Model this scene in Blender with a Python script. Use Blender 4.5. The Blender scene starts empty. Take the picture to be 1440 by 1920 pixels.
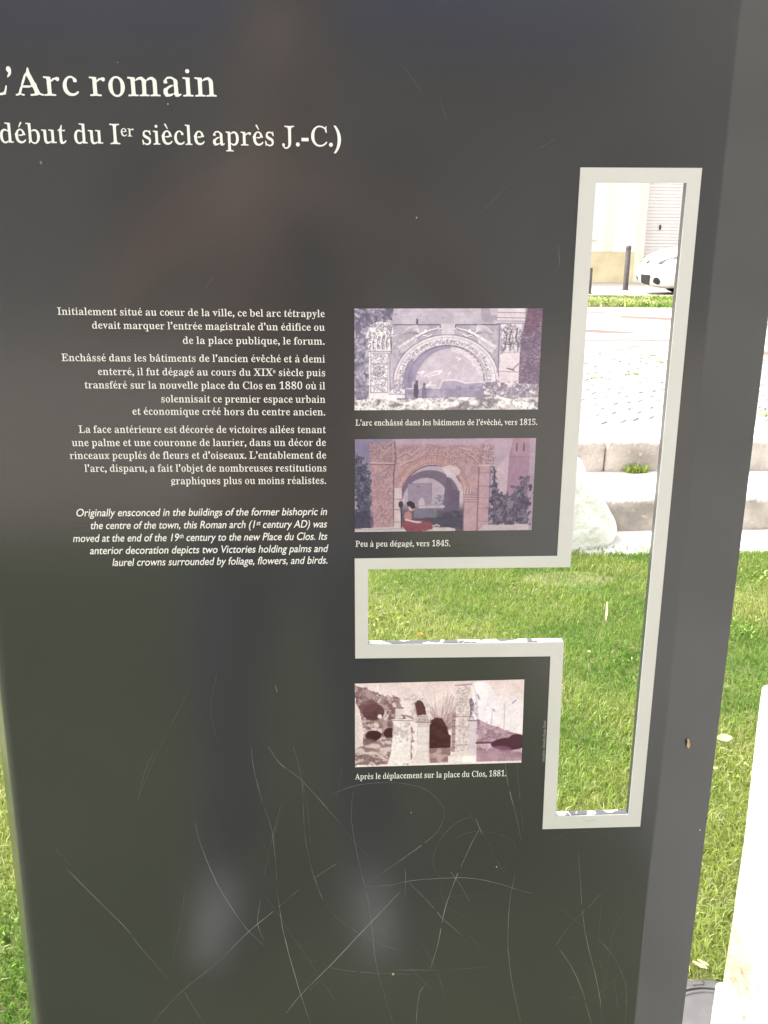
import bpy, bmesh, math, random
import numpy as np
from mathutils import Vector, Matrix
from mathutils.geometry import tessellate_polygon
from mathutils.bvhtree import BVHTree

random.seed(7); RNG = np.random.default_rng(11)
scene = bpy.context.scene
COL = scene.collection

# ------------------------------------------------------------------ camera, world, sun, exposure
CAM_H = 1.38
YAW, PITCH, ROLL, FOC = math.radians(4.235), math.radians(16.188), math.radians(0.738), 1800.0
_f = Vector((math.sin(YAW)*math.cos(PITCH), math.cos(YAW)*math.cos(PITCH), -math.sin(PITCH)))
_r = Vector((math.cos(YAW), -math.sin(YAW), 0)); _u = _r.cross(_f)
CR = _r*math.cos(ROLL) + _u*math.sin(ROLL); CU = -_r*math.sin(ROLL) + _u*math.cos(ROLL)
cam_d = bpy.data.cameras.new('camera'); cam = bpy.data.objects.new('camera', cam_d); COL.objects.link(cam)
cam.matrix_world = Matrix(((CR.x, CU.x, -_f.x, 0), (CR.y, CU.y, -_f.y, 0), (CR.z, CU.z, -_f.z, CAM_H), (0, 0, 0, 1)))
cam_d.sensor_fit = 'VERTICAL'; cam_d.sensor_height = 24.0; cam_d.lens = 24.0*FOC/1920.0
cam_d.clip_start = 0.02; cam_d.clip_end = 600
scene.camera = cam

SUN_EL, SUN_AZ = math.radians(54), math.radians(-72)     # azimuth clockwise from +Y: sun high on the left, slightly beyond the panel
world = bpy.data.worlds.new('World'); scene.world = world; world.use_nodes = True
nt = world.node_tree; bg = nt.nodes['Background']
sky = nt.nodes.new('ShaderNodeTexSky'); sky.sky_type = 'NISHITA'; sky.sun_disc = False
sky.sun_elevation = SUN_EL; sky.sun_rotation = SUN_AZ; sky.dust_density = 4.0; sky.air_density = 1.0; sky.ozone_density = 1.0
hsv = nt.nodes.new('ShaderNodeHueSaturation'); hsv.inputs['Saturation'].default_value = 0.25
nt.links.new(sky.outputs[0], hsv.inputs['Color']); nt.links.new(hsv.outputs[0], bg.inputs[0])
bg.inputs[1].default_value = 0.12
sd = bpy.data.lights.new('sun', 'SUN'); sd.energy = 1.1; sd.angle = math.radians(22); sd.color = (1, 0.96, 0.9)
sun = bpy.data.objects.new('sun', sd); COL.objects.link(sun)
sdir = Vector((math.sin(SUN_AZ)*math.cos(SUN_EL), math.cos(SUN_AZ)*math.cos(SUN_EL), math.sin(SUN_EL)))
sun.rotation_euler = sdir.to_track_quat('Z', 'Y').to_euler()
scene.view_settings.view_transform = 'Standard'; scene.view_settings.look = 'None'
scene.view_settings.gamma = 1.0; scene.view_settings.use_curve_mapping = False
scene.view_settings.exposure = 2.1
scene.render.engine = 'CYCLES'; scene.cycles.filter_width = 1.5

# ------------------------------------------------------------------ geometry of the place
D = 0.75                        # panel front face lies in the plane y = D
Z1, Z2 = 0.162, 0.331           # first step, plaza level
YS1, YS2 = 4.363, 4.906         # risers
def back(x, y):
    d = _f*FOC + CR*(x-720) - CU*(y-960)
    return d
def PP(x, y):
    """point of the panel face (X, Z) seen at photo measure x, y"""
    d = back(x, y); k = D/d.y
    return d.x*k, CAM_H + d.z*k
def GG(x, y, z=0.0):
    d = back(x, y); k = (z-CAM_H)/d.z
    return Vector((d.x*k, d.y*k, z))

# ------------------------------------------------------------------ helpers
def srgb(r, g, b):
    return tuple(((c/255)/12.92 if c/255 <= 0.04045 else ((c/255+0.055)/1.055)**2.4) for c in (r, g, b))
def mat(name, col, rough=0.6, var=0.0, scale=8.0, bump=0.0, bscale=60.0, metallic=0.0, spec=0.5, col2=None, detail=6.0, coat=0.0, lo=0.35, hi=0.65, distort=0.0, mapscale=(1, 1, 1), rvar=0.0):
    m = bpy.data.materials.new(name); m.use_nodes = True
    n = m.node_tree.nodes; l = m.node_tree.links; b = n['Principled BSDF']
    b.inputs['Roughness'].default_value = rough; b.inputs['Metallic'].default_value = metallic
    b.inputs['Specular IOR Level'].default_value = spec; b.inputs['Coat Weight'].default_value = coat
    b.inputs['Base Color'].default_value = (*col, 1)
    tc = n.new('ShaderNodeTexCoord'); mp = n.new('ShaderNodeMapping'); mp.inputs['Scale'].default_value = mapscale
    l.new(tc.outputs['Object'], mp.inputs['Vector'])
    if var > 0 or col2:
        t = n.new('ShaderNodeTexNoise'); t.inputs['Scale'].default_value = scale; t.inputs['Detail'].default_value = detail; t.inputs['Distortion'].default_value = distort
        l.new(mp.outputs[0], t.inputs['Vector'])
        r = n.new('ShaderNodeValToRGB'); r.color_ramp.elements[0].position = lo; r.color_ramp.elements[1].position = hi
        c2 = col2 if col2 else tuple(min(1, c*(1+var)) for c in col)
        c1 = col if col2 else tuple(c*(1-var) for c in col)
        r.color_ramp.elements[0].color = (*c1, 1); r.color_ramp.elements[1].color = (*c2, 1)
        l.new(t.outputs['Fac'], r.inputs[0]); l.new(r.outputs[0], b.inputs['Base Color'])
        if rvar:
            mr = n.new('ShaderNodeMapRange'); mr.inputs['To Min'].default_value = rough-rvar; mr.inputs['To Max'].default_value = rough+rvar
            l.new(t.outputs['Fac'], mr.inputs['Value']); l.new(mr.outputs[0], b.inputs['Roughness'])
    if bump > 0:
        t2 = n.new('ShaderNodeTexNoise'); t2.inputs['Scale'].default_value = bscale; t2.inputs['Detail'].default_value = 8
        l.new(mp.outputs[0], t2.inputs['Vector'])
        bp = n.new('ShaderNodeBump'); bp.inputs['Strength'].default_value = bump; bp.inputs['Distance'].default_value = 0.02
        l.new(t2.outputs['Fac'], bp.inputs['Height']); l.new(bp.outputs[0], b.inputs['Normal'])
    return m
def attr_mat(name, attr, rough=0.5, spec=0.5, trans=0.0):
    m = bpy.data.materials.new(name); m.use_nodes = True
    n = m.node_tree.nodes; l = m.node_tree.links; b = n['Principled BSDF']
    a = n.new('ShaderNodeAttribute'); a.attribute_name = attr
    l.new(a.outputs['Color'], b.inputs['Base Color']); b.inputs['Roughness'].default_value = rough; b.inputs['Specular IOR Level'].default_value = spec
    if trans:
        tr = n.new('ShaderNodeBsdfTranslucent'); mx = n.new('ShaderNodeMixShader'); mx.inputs[0].default_value = trans
        l.new(a.outputs['Color'], tr.inputs['Color']); l.new(b.outputs[0], mx.inputs[1]); l.new(tr.outputs[0], mx.inputs[2])
        l.new(mx.outputs[0], n['Material Output'].inputs['Surface'])
    return m
def tag(o, label=None, cat=None, group=None, kind=None):
    if label: o['label'] = label
    if cat: o['category'] = cat
    if group: o['group'] = group
    if kind: o['kind'] = kind
    return o
def empty(name, loc=(0, 0, 0), rz=0.0):
    o = bpy.data.objects.new(name, None); o.location = loc; o.rotation_euler = (0, 0, rz); o.empty_display_size = 0.1
    COL.objects.link(o); return o
def obj(name, bm, m, parent=None, smooth=False, loc=None):
    me = bpy.data.meshes.new(name); bm.to_mesh(me); bm.free()
    if smooth: me.polygons.foreach_set('use_smooth', [True]*len(me.polygons))
    if m: me.materials.append(m)
    o = bpy.data.objects.new(name, me); COL.objects.link(o)
    if parent: o.parent = parent
    if loc: o.location = loc
    return o
def obj_me(name, me, parent=None, loc=None, rz=0.0):
    o = bpy.data.objects.new(name, me); COL.objects.link(o)
    if parent: o.parent = parent
    if loc is not None: o.location = loc
    o.rotation_euler = (0, 0, rz); return o
def mesh_np(name, V, F, m=None, smooth=False):
    me = bpy.data.meshes.new(name); me.from_pydata(V, [], F); me.update()
    if m: me.materials.append(m)
    if smooth: me.polygons.foreach_set('use_smooth', [True]*len(me.polygons))
    return me
def box(bm, x0, x1, y0, y1, z0, z1, bevel=0.0, seg=2):
    r = bmesh.ops.create_cube(bm, size=1.0)
    for v in r['verts']:
        v.co = Vector(((x0+x1)/2 + v.co.x*(x1-x0), (y0+y1)/2 + v.co.y*(y1-y0), (z0+z1)/2 + v.co.z*(z1-z0)))
    if bevel > 0:
        es = set(e for v in r['verts'] for e in v.link_edges)
        bmesh.ops.bevel(bm, geom=list(es), offset=bevel, segments=seg, affect='EDGES', profile=0.6)
    return bm
def nbox(*a, **k):
    bm = bmesh.new(); box(bm, *a, **k); return bm
def lathe(prof, seg=32, cap=True):
    bm = bmesh.new(); rings = []
    for r, z in prof:
        rings.append([bm.verts.new((r*math.cos(2*math.pi*i/seg), r*math.sin(2*math.pi*i/seg), z)) for i in range(seg)])
    for a, b in zip(rings, rings[1:]):
        for i in range(seg):
            bm.faces.new((a[i], a[(i+1) % seg], b[(i+1) % seg], b[i]))
    if cap:
        bm.faces.new(list(reversed(rings[0]))); bm.faces.new(rings[-1])
    return bm
def prism_y(bm, loops, y0, y1):
    """XZ outline (first loop) with holes -> solid between y0 (front) and y1 (back)"""
    L3 = [[Vector((x, z, 0)) for x, z in lp] for lp in loops]
    tris = tessellate_polygon(L3); flat = [p for lp in loops for p in lp]
    a = [bm.verts.new((x, y0, z)) for x, z in flat]; b = [bm.verts.new((x, y1, z)) for x, z in flat]
    for t in tris:
        try: bm.faces.new([a[i] for i in t]); bm.faces.new([b[i] for i in reversed(t)])
        except ValueError: pass
    k = 0
    for lp in loops:
        n = len(lp)
        for i in range(n):
            bm.faces.new((a[k+i], a[k+(i+1) % n], b[k+(i+1) % n], b[k+i]))
        k += n
    bmesh.ops.recalc_face_normals(bm, faces=bm.faces)
    return bm
def vnoise(shape, cells, rng=RNG):
    h, w = shape; gh, gw = cells
    g = rng.random((gh+2, gw+2)); ys = np.linspace(0, gh, h); xs = np.linspace(0, gw, w)
    yi = ys.astype(int); xi = xs.astype(int); fy = (ys-yi)[:, None]; fx = (xs-xi)[None, :]
    fy = fy*fy*(3-2*fy); fx = fx*fx*(3-2*fx)
    a = g[yi][:, xi]; b = g[yi][:, xi+1]; c = g[yi+1][:, xi]; d = g[yi+1][:, xi+1]
    return (a*(1-fx)+b*fx)*(1-fy) + (c*(1-fx)+d*fx)*fy
def hash_noise(p, s, seed=0):
    """cheap smooth 3-d noise from sines, about -1..1"""
    x, y, z = p.x*s+seed*1.7, p.y*s-seed*2.3, p.z*s+seed*0.9
    return (math.sin(x*1.0+math.sin(y*1.3+0.7*z)) + math.sin(y*1.7+1.9*math.sin(z*1.1+0.6*x)) + math.sin(z*1.3+1.5*math.sin(x*1.9+seed)))/3

def rough_block(x0, x1, y0, y1, z0, z1, amp=0.01, seed=0, cuts=8, bevel=0.015, wob=0.6):
    bm = nbox(x0, x1, y0, y1, z0, z1)
    L = max(x1-x0, y1-y0, z1-z0); cell = L/cuts
    for ax, d in ((0, x1-x0), (1, y1-y0), (2, z1-z0)):
        n = max(1, int(d/cell))
        for k in range(1, n):
            co = [0, 0, 0]; no = [0, 0, 0]; co[ax] = (x0, y0, z0)[ax] + d*k/n; no[ax] = 1
            bmesh.ops.bisect_plane(bm, geom=bm.verts[:]+bm.edges[:]+bm.faces[:], plane_co=co, plane_no=no)
    sharp = [e for e in bm.edges if len(e.link_faces) == 2 and e.calc_face_angle(0) > 1.0]
    if bevel: bmesh.ops.bevel(bm, geom=sharp, offset=bevel, segments=2, affect='EDGES', profile=0.5)
    for v in bm.verts:
        n = Vector((hash_noise(v.co, 9, seed), hash_noise(v.co, 9, seed+3), hash_noise(v.co, 9, seed+6)))
        n2 = Vector((hash_noise(v.co, 33, seed+1), hash_noise(v.co, 33, seed+4), hash_noise(v.co, 33, seed+7)))
        v.co += (n*(1-wob) + n2*wob)*amp
    return bm
FONT_SERIF = """A650;71,112 103,196 130,233 136,279 150,322 200,447 218,488 243,526 278,561 298,649 317,679 326,681 345,649 363,559 451,354 471,314 503,278 506,231 520,188 554,105 577,64 619,42 650,37 665,32 662,-2 620,-3 580,13 540,22 500,4 461,0 421,-2 381,-8 336,-5 335,32 369,38 409,41 431,47 445,70 436,109 413,174 390,216 332,195 287,191 198,191 157,193 149,160 126,91 112,56 124,44 140,40 196,32 195,-5 149,-4 109,20 68,10 28,-4 -16,-3 -18,31 15,39 45,51 61,76;169,239 190,276 238,394 251,434 263,486 300,444 351,327 364,287 362,238 322,244 207,244
B659;17,647 17,684 67,683 110,659 154,675 197,678 241,679 284,684 328,687 360,684 391,678 421,668 454,643 486,628 508,613 529,601 554,567 562,522 556,484 542,455 515,431 495,421 452,392 422,368 460,349 513,312 537,300 570,270 589,237 595,195 592,165 586,138 574,114 558,93 536,74 481,36 446,14 403,-2 354,-8 313,-6 272,4 189,0 106,1 65,-7 19,-5 18,31 95,46 105,53 128,81 138,121 138,289 134,330 118,372 134,414 138,455 137,538 132,582 119,607 117,620 101,633;322,637 275,637 260,632 247,611 244,569 244,453 248,414 269,373 309,383 358,388 376,396 407,418 423,434 438,454 448,483 452,514 450,542 444,567 435,589 420,605 405,617 389,625 360,634;270,345 248,303 244,262 244,138 250,96 274,53 289,45 353,45 392,52 410,59 428,69 444,84 458,104 469,128 475,158 476,191 474,225 466,256 451,280 433,298 415,311 396,322 377,330 352,334 298,337
C697;345,698 386,701 415,700 446,696 479,687 513,675 534,665 553,651 594,634 607,648 613,679 623,694 641,684 647,654 636,615 650,537 655,498 652,457 622,455 606,493 582,562 563,592 477,634 423,649 396,651 332,642 277,610 252,581 228,550 215,519 195,457 186,337 195,223 211,179 230,137 255,106 281,78 342,47 414,39 461,45 507,60 553,85 574,101 638,162 670,132 649,101 627,74 574,32 516,3 452,-15 382,-19 343,-15 306,-7 271,5 240,21 211,40 184,62 161,86 122,139 106,169 93,200 82,232 74,266 69,302 67,340 69,378 74,414 82,447 92,479 122,539 161,593 184,617 211,640 241,660 273,678 308,690
D738;16,647 17,683 66,684 110,667 154,676 242,679 286,684 330,686 400,681 460,664 512,638 554,608 589,574 616,537 638,496 655,449 665,397 669,340 656,224 643,197 619,137 599,117 558,69 530,53 500,33 469,15 384,-3 340,-8 296,-6 251,-1 119,-1 74,-8 25,-5 24,32 84,41 97,41 124,54 134,71 137,90 137,581 134,603 125,620 109,631 92,636 67,638;332,636 278,634 269,628 264,616 249,591 244,548 244,132 249,89 265,64 269,53 278,47 331,44 367,47 399,53 429,64 458,81 486,106 509,138 528,178 536,201 542,226 548,281 550,342 541,454 526,499 508,543 457,598 398,628
E658;18,647 19,683 68,684 112,667 156,676 243,679 331,685 419,684 462,681 506,675 550,663 583,667 572,638 588,597 598,557 603,516 600,470 566,470 550,539 542,567 530,592 510,610 483,619 454,625 386,633 324,631 292,636 270,630 252,583 247,453 249,410 270,364 312,372 336,373 359,370 380,377 392,395 399,415 414,486 424,520 458,519 461,472 457,430 450,387 452,303 459,260 462,218 458,171 422,170 405,269 396,298 386,310 360,320 336,321 313,324 270,333 249,292 245,254 244,99 247,70 256,57 272,50 303,50 327,47 421,52 487,63 527,77 543,91 566,128 608,218 643,215 638,169 627,127 593,45 590,11 555,13 510,4 466,-2 377,-6 332,-6 110,3 65,-8 15,-6 15,31 94,43 110,47 121,60 122,76 132,94 139,115 139,246 136,289 119,332 136,376 140,462 140,550 138,573 130,597 115,614 106,627 94,635
G756;344,698 383,701 416,701 449,696 483,688 517,675 551,659 562,649 586,635 601,641 608,664 625,691 641,683 647,654 637,615 651,536 656,497 653,456 622,454 610,480 595,525 578,570 565,589 469,637 434,647 399,651 335,642 280,611 231,550 197,459 189,339 191,277 198,221 213,172 235,129 259,96 287,68 316,49 346,37 377,30 410,28 448,30 476,37 500,48 513,56 527,69 535,105 535,191 529,210 519,226 515,240 503,250 404,265 404,301 452,305 536,296 661,296 703,303 751,301 751,265 664,252 649,243 641,229 638,212 638,80 646,55 635,38 611,23 583,19 554,24 530,11 506,-6 480,-16 453,-21 399,-23 356,-20 316,-12 279,1 246,18 216,38 188,60 164,84 143,110 125,136 109,166 95,197 84,229 76,264 71,301 69,341 71,379 76,415 84,449 94,480 125,540 142,568 163,594 186,618 213,640 241,660 273,677 307,690
I388;14,647 14,684 63,687 106,681 149,678 235,678 278,680 321,686 370,684 370,647 304,636 293,636 279,633 268,625 265,610 249,577 245,534 248,157 251,116 276,56 291,47 334,42 371,30 370,-4 323,-6 280,-1 106,1 63,-7 15,-5 14,31 37,37 91,47 103,53 118,76 132,92 139,111 139,577 134,612 122,627 95,638 72,638
J492;112,648 113,683 162,686 249,678 380,679 424,686 473,683 474,648 387,632 378,625 372,605 363,593 354,549 353,134 346,56 325,-2 290,-43 265,-60 238,-82 201,-97 162,-105 134,-101 107,-95 93,-84 72,-56 36,-19 29,-10 24,0 18,23 19,53 29,77 40,92 66,84 82,81 95,76 113,60 116,34 114,23 102,-9 102,-25 113,-41 123,-47 132,-50 156,-52 189,-48 210,-39 226,-18 234,-3 241,31 245,74 247,534 241,578 228,602 226,615 209,630 197,631 180,636 148,639
L635;18,647 19,683 68,684 111,669 154,676 242,679 328,687 378,684 378,647 347,641 305,638 288,633 280,629 251,593 245,547 250,107 260,57 281,48 325,53 425,51 469,59 509,70 528,80 543,97 573,158 591,206 605,236 640,233 637,190 628,152 617,115 588,41 588,12 554,15 510,5 421,-5 288,-4 200,0 111,-1 67,-8 18,-5 17,32 95,45 111,49 127,60 135,78 139,119 138,585 135,604 126,621 110,630 95,635 42,642
P622;18,647 19,683 66,685 108,676 234,678 318,685 366,683 409,673 443,658 469,641 506,621 535,601 547,589 557,576 573,548 580,512 581,495 578,465 573,440 562,418 548,397 529,380 505,363 446,326 407,309 360,300 316,299 269,308 248,269 244,232 244,119 247,78 255,60 271,49 366,32 365,-5 318,-7 276,1 149,0 107,2 65,-7 18,-5 17,32 95,45 111,49 127,60 135,78 138,119 138,565 135,603 126,619 111,629 42,641;295,633 286,635 269,632 255,627 244,606 244,429 248,386 270,341 299,349 327,350 372,357 410,372 426,385 443,404 455,428 461,458 463,490 462,522 457,550 447,575 433,595 417,610 382,626 344,633
X701;15,648 17,682 64,683 149,659 192,675 278,679 320,687 369,684 369,647 307,640 292,640 273,636 260,617 265,586 330,484 355,453 394,428 411,465 452,528 492,586 510,616 508,632 494,639 460,642 430,647 431,683 477,683 518,663 600,682 641,687 688,684 688,647 615,633 583,622 565,613 550,600 544,576 524,536 474,463 445,429 398,394 435,355 444,311 464,274 532,166 553,130 577,95 611,65 667,36 672,36 696,30 693,-2 649,-3 565,21 523,4 481,0 439,-1 397,-8 349,-6 349,32 420,40 433,46 443,60 450,74 448,102 412,163 372,224 350,253 312,275 292,234 245,164 190,87 180,67 181,49 197,41 233,37 265,31 264,-5 219,-4 178,19 138,11 98,-1 57,-7 12,-5 11,31 65,43 90,52 118,68 156,137 232,243 261,276 307,309 273,347 264,388 245,423 202,490 178,521 144,546 134,587 109,613 71,633 42,642
a512;241,482 281,474 315,455 339,438 377,417 391,405 401,388 409,367 413,341 414,312 410,270 416,186 417,101 427,54 443,48 467,65 478,69 492,41 470,21 449,5 427,-6 403,-13 379,-15 352,-11 333,2 329,22 320,35 299,56 273,24 242,6 209,-4 176,-10 142,-13 122,-12 104,-7 91,4 85,23 79,36 70,45 63,55 58,66 55,79 54,93 58,135 57,162 71,185 96,201 127,211 159,234 196,257 218,268 241,276 269,278 311,272 318,321 315,360 308,392 299,405 279,422 246,430 220,431 181,427 160,419 149,408 146,396 154,371 163,353 163,344 158,325 150,319 136,312 100,312 87,314 75,322 72,326 68,353 72,373 89,401 130,440 141,458 157,471 199,478;306,266 256,230 223,213 194,193 170,165 156,126 156,94 167,69 186,54 206,51 230,56 255,67 291,67 318,86 318,212
c437;234,482 260,483 288,477 312,463 362,430 374,420 392,395 397,365 395,342 389,329 371,330 366,333 352,329 337,328 326,330 317,338 310,351 307,383 297,419 287,428 276,432 252,433 224,429 200,414 176,385 157,340 148,279 147,236 151,196 159,161 173,130 189,104 209,83 232,68 255,60 280,57 304,58 324,63 343,71 361,82 404,115 431,91 415,65 398,46 360,18 319,1 276,-7 232,-6 191,3 173,10 139,31 109,57 86,91 66,131 55,175 52,198 51,250 58,299 74,345 96,387 110,406 144,440 163,455 185,468 208,477
b537;6,649 7,683 51,685 90,679 128,678 167,674 190,662 182,634 184,503 187,459 206,414 223,441 246,458 273,468 300,472 329,470 349,466 384,452 414,432 427,421 450,391 467,357 480,317 486,271 486,219 478,167 472,143 464,120 442,78 429,59 398,25 379,10 359,-3 337,-13 312,-20 286,-23 258,-21 230,-14 204,0 179,18 156,44 125,29 103,4 77,-12 75,-6 72,27 84,70 87,376 86,596 78,626 59,640 33,641;274,412 231,402 201,399 189,390 182,364 184,101 192,69 234,39 251,32 272,29 290,30 307,34 323,42 338,53 351,71 363,94 373,122 381,156 387,238 383,307 368,359 356,380 342,395 327,405 310,412
d551;256,649 256,684 305,686 347,679 390,678 432,674 458,661 450,636 453,424 451,382 453,340 453,128 450,83 462,59 484,51 496,53 515,51 531,45 528,14 493,10 417,8 371,16 351,4 337,-9 351,22 333,60 319,28 296,6 269,-7 239,-13 208,-11 170,-1 139,17 111,41 88,71 71,107 59,149 53,195 53,247 55,274 65,324 72,346 91,385 102,402 115,418 129,432 161,454 197,469 217,472 244,473 270,469 295,458 317,443 333,415 351,453 354,489 354,612 349,624 339,634 325,638 314,638;259,414 241,414 225,412 209,405 194,394 182,377 171,355 163,329 157,300 152,228 156,158 162,128 180,82 192,65 208,54 223,47 238,45 255,46 271,52 295,69 339,80 355,109 355,362 353,377 344,389 317,397 304,397 278,408
e448;210,480 234,482 268,480 299,470 324,453 346,434 365,411 380,386 401,329 416,297 414,272 406,262 380,273 339,270 298,245 256,240 215,245 158,262 153,212 158,177 166,149 177,121 209,82 250,63 297,63 319,69 340,78 358,92 402,134 431,109 415,81 399,59 361,26 319,5 275,-5 229,-5 207,-2 170,11 136,31 108,58 96,73 75,111 60,156 53,206 53,234 51,259 39,286 44,311 61,331 93,389 104,406 118,422 150,451 169,464 188,473;241,433 219,430 198,419 178,394 162,355 152,304 158,271 215,289 258,292 300,286 311,315 312,345 302,385 288,413 279,421 261,430
f318;226,692 259,700 283,694 302,675 346,650 357,641 372,619 376,608 377,595 375,575 368,562 363,558 345,557 320,552 309,554 299,560 293,569 290,589 296,625 293,650 242,649 234,646 219,633 205,589 198,505 204,446 262,461 302,461 302,413 262,413 204,428 197,373 197,96 199,62 210,47 234,37 255,38 303,30 303,-6 258,-9 218,-2 140,0 101,-1 61,-7 17,-5 16,29 52,36 63,36 88,46 99,64 100,369 92,426 51,415 24,412 24,462 51,459 92,448 101,494 100,525 102,553 107,578 115,598 127,617 141,632 200,675
g487;234,483 258,481 281,475 323,454 347,450 430,455 467,448 454,426 467,404 436,402 380,409 394,370 402,355 412,321 412,288 407,261 394,236 376,215 354,195 328,177 296,158 262,149 227,148 191,156 182,151 172,137 159,126 143,106 139,88 151,74 168,69 186,61 210,56 318,55 363,49 381,45 411,33 422,26 430,18 436,8 441,-13 442,-25 452,-55 458,-81 456,-106 446,-129 430,-152 409,-172 380,-190 346,-202 308,-211 217,-217 180,-215 146,-210 117,-202 93,-191 73,-178 45,-151 36,-138 30,-125 29,-111 36,-96 52,-91 84,-74 127,-40 90,-6 74,6 57,31 41,45 37,59 39,73 45,86 63,110 76,121 108,143 169,164 137,187 117,197 90,223 70,250 58,280 54,317 54,332 61,360 76,387 107,422 151,457 169,468 189,476;234,433 212,430 192,422 182,413 171,400 162,384 155,363 151,338 150,314 155,265 162,245 171,228 190,204 200,198 211,195 256,196 278,204 290,215 307,245 313,265 317,314 313,385 293,415 266,428;136,-28 120,-49 119,-69 115,-83 107,-94 104,-108 105,-119 112,-129 130,-145 157,-156 192,-163 239,-165 293,-161 334,-153 364,-140 383,-123 393,-98 396,-77 387,-57 366,-44 323,-35 188,-33
h567;21,649 23,683 66,684 105,679 143,678 182,674 204,662 195,638 198,598 198,477 201,437 219,395 240,429 268,449 298,462 329,471 362,473 385,465 403,448 429,430 452,406 465,367 469,314 470,112 472,69 489,41 501,38 524,37 547,30 545,-4 501,-6 461,-1 381,-1 341,-5 296,-5 294,31 307,34 334,34 353,40 370,58 373,82 370,325 366,368 356,391 347,399 324,405 302,403 285,397 269,389 251,384 220,381 197,357 197,69 204,47 217,40 236,36 251,37 274,30 272,-4 228,-5 188,-1 107,-1 67,-6 22,-5 21,30 36,35 80,39 93,45 101,69 101,338 104,383 100,472 100,561 98,608 81,637 69,640 37,644
i295;150,666 167,663 187,650 199,631 201,614 198,597 192,585 186,578 173,569 166,566 150,564 133,566 121,572 108,585 101,597 99,614 101,631 114,651 126,660;24,433 27,467 69,468 107,463 145,462 183,458 205,446 197,421 200,93 205,48 225,36 251,37 274,30 272,-4 228,-5 188,-1 107,-1 67,-6 22,-5 21,29 46,36 71,35 92,45 101,69 100,360 98,403 85,422 72,426 57,427
j312;158,668 175,665 195,653 204,640 210,616 204,592 195,580 182,571 159,565 135,570 122,580 110,599 107,617 110,633 122,653 134,662;26,432 27,468 74,470 115,463 155,462 196,458 220,445 213,417 215,-31 213,-62 208,-90 201,-113 189,-133 175,-150 114,-194 86,-210 53,-217 23,-214 9,-207 -19,-174 -37,-162 -51,-147 -61,-131 -67,-104 -65,-87 -63,-82 -54,-73 -37,-71 -21,-67 -2,-67 14,-75 22,-91 23,-102 21,-111 9,-136 9,-149 17,-161 46,-166 75,-162 84,-159 93,-151 101,-140 110,-113 115,-71 117,388 107,415 85,426 57,425
l297;23,648 25,683 68,685 106,679 145,678 183,674 205,662 197,633 200,97 206,48 225,36 251,37 274,30 272,-4 228,-5 188,-1 107,-1 67,-6 22,-5 21,29 46,36 71,35 92,45 102,69 97,590 88,637 75,642 49,641
m825;323,471 353,474 390,466 412,440 449,411 477,386 497,424 526,446 557,461 588,471 622,473 644,465 662,448 688,430 711,407 724,368 728,314 727,69 734,47 747,40 766,36 781,37 804,30 802,-4 759,-5 719,-1 641,-1 601,-5 560,-2 557,29 592,38 601,38 613,41 630,70 629,323 626,368 616,390 607,399 594,403 584,404 562,402 546,397 531,390 513,384 488,379 475,356 465,313 462,273 461,70 467,48 480,40 499,36 513,36 535,29 532,-2 491,-5 452,-1 375,-1 336,-5 295,-2 292,29 327,38 336,38 348,41 364,70 366,192 367,355 352,390 342,399 330,404 319,405 297,402 280,397 265,388 247,383 219,379 196,357 198,95 202,49 222,37 248,35 269,28 266,-2 224,-4 146,0 106,-1 66,-6 22,-5 21,30 36,35 80,39 93,45 101,69 98,391 83,420 70,425 47,426 22,433 23,467 66,468 104,463 142,462 180,458 202,446 197,428 217,391 238,427 265,448 294,461
n567;328,471 362,473 385,465 403,448 429,430 452,406 465,367 469,314 470,112 472,69 489,41 501,38 524,37 547,30 545,-4 501,-6 461,-1 381,-1 341,-5 296,-5 294,31 307,34 334,34 353,40 370,58 373,82 370,325 366,368 356,391 347,399 324,405 302,403 285,398 269,389 251,384 222,379 198,357 197,69 204,47 217,40 236,36 251,37 274,30 272,-4 228,-5 188,-1 107,-1 67,-6 22,-5 21,30 36,35 80,39 93,45 101,69 99,391 83,420 70,425 47,426 22,433 23,467 66,468 105,463 143,462 182,458 203,445 198,430 219,394 239,429 267,450 298,462
o501;224,482 250,484 276,482 301,475 324,465 362,437 378,422 393,405 427,348 435,327 445,281 449,229 448,203 440,155 426,111 404,72 378,37 363,21 324,-6 302,-16 277,-22 251,-24 224,-22 200,-16 176,-5 156,7 122,39 95,74 83,93 65,135 54,180 51,229 54,279 59,303 74,347 83,367 122,421 156,452 176,465 199,475;237,434 223,431 212,426 200,417 188,404 176,384 166,357 158,321 153,280 152,200 155,159 162,123 171,88 188,57 200,44 224,30 237,27 265,27 278,30 302,44 314,57 331,88 340,127 347,202 348,278 343,321 335,357 323,385 312,404 300,417 287,426 264,434
p553;311,472 343,470 363,466 397,453 427,432 452,405 472,371 480,352 491,310 497,263 497,211 492,160 479,115 471,94 462,76 451,59 425,29 410,17 377,-2 358,-8 310,-13 283,-8 257,3 234,20 219,50 201,8 198,-31 200,-109 206,-151 226,-166 258,-170 300,-178 299,-212 249,-215 205,-208 115,-208 71,-212 21,-212 20,-179 52,-170 73,-171 87,-167 97,-120 97,9 100,52 97,137 99,351 98,396 92,410 73,424 55,424 23,434 25,466 66,468 103,463 139,462 176,458 197,446 193,426 212,389 228,425 251,450 280,465;296,411 248,390 218,383 197,356 196,97 215,71 243,65 261,59 275,51 291,47 308,45 324,47 340,55 355,65 368,83 379,104 388,130 394,160 399,230 395,298 390,327 373,374 360,391 346,403 331,410 314,412
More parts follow.
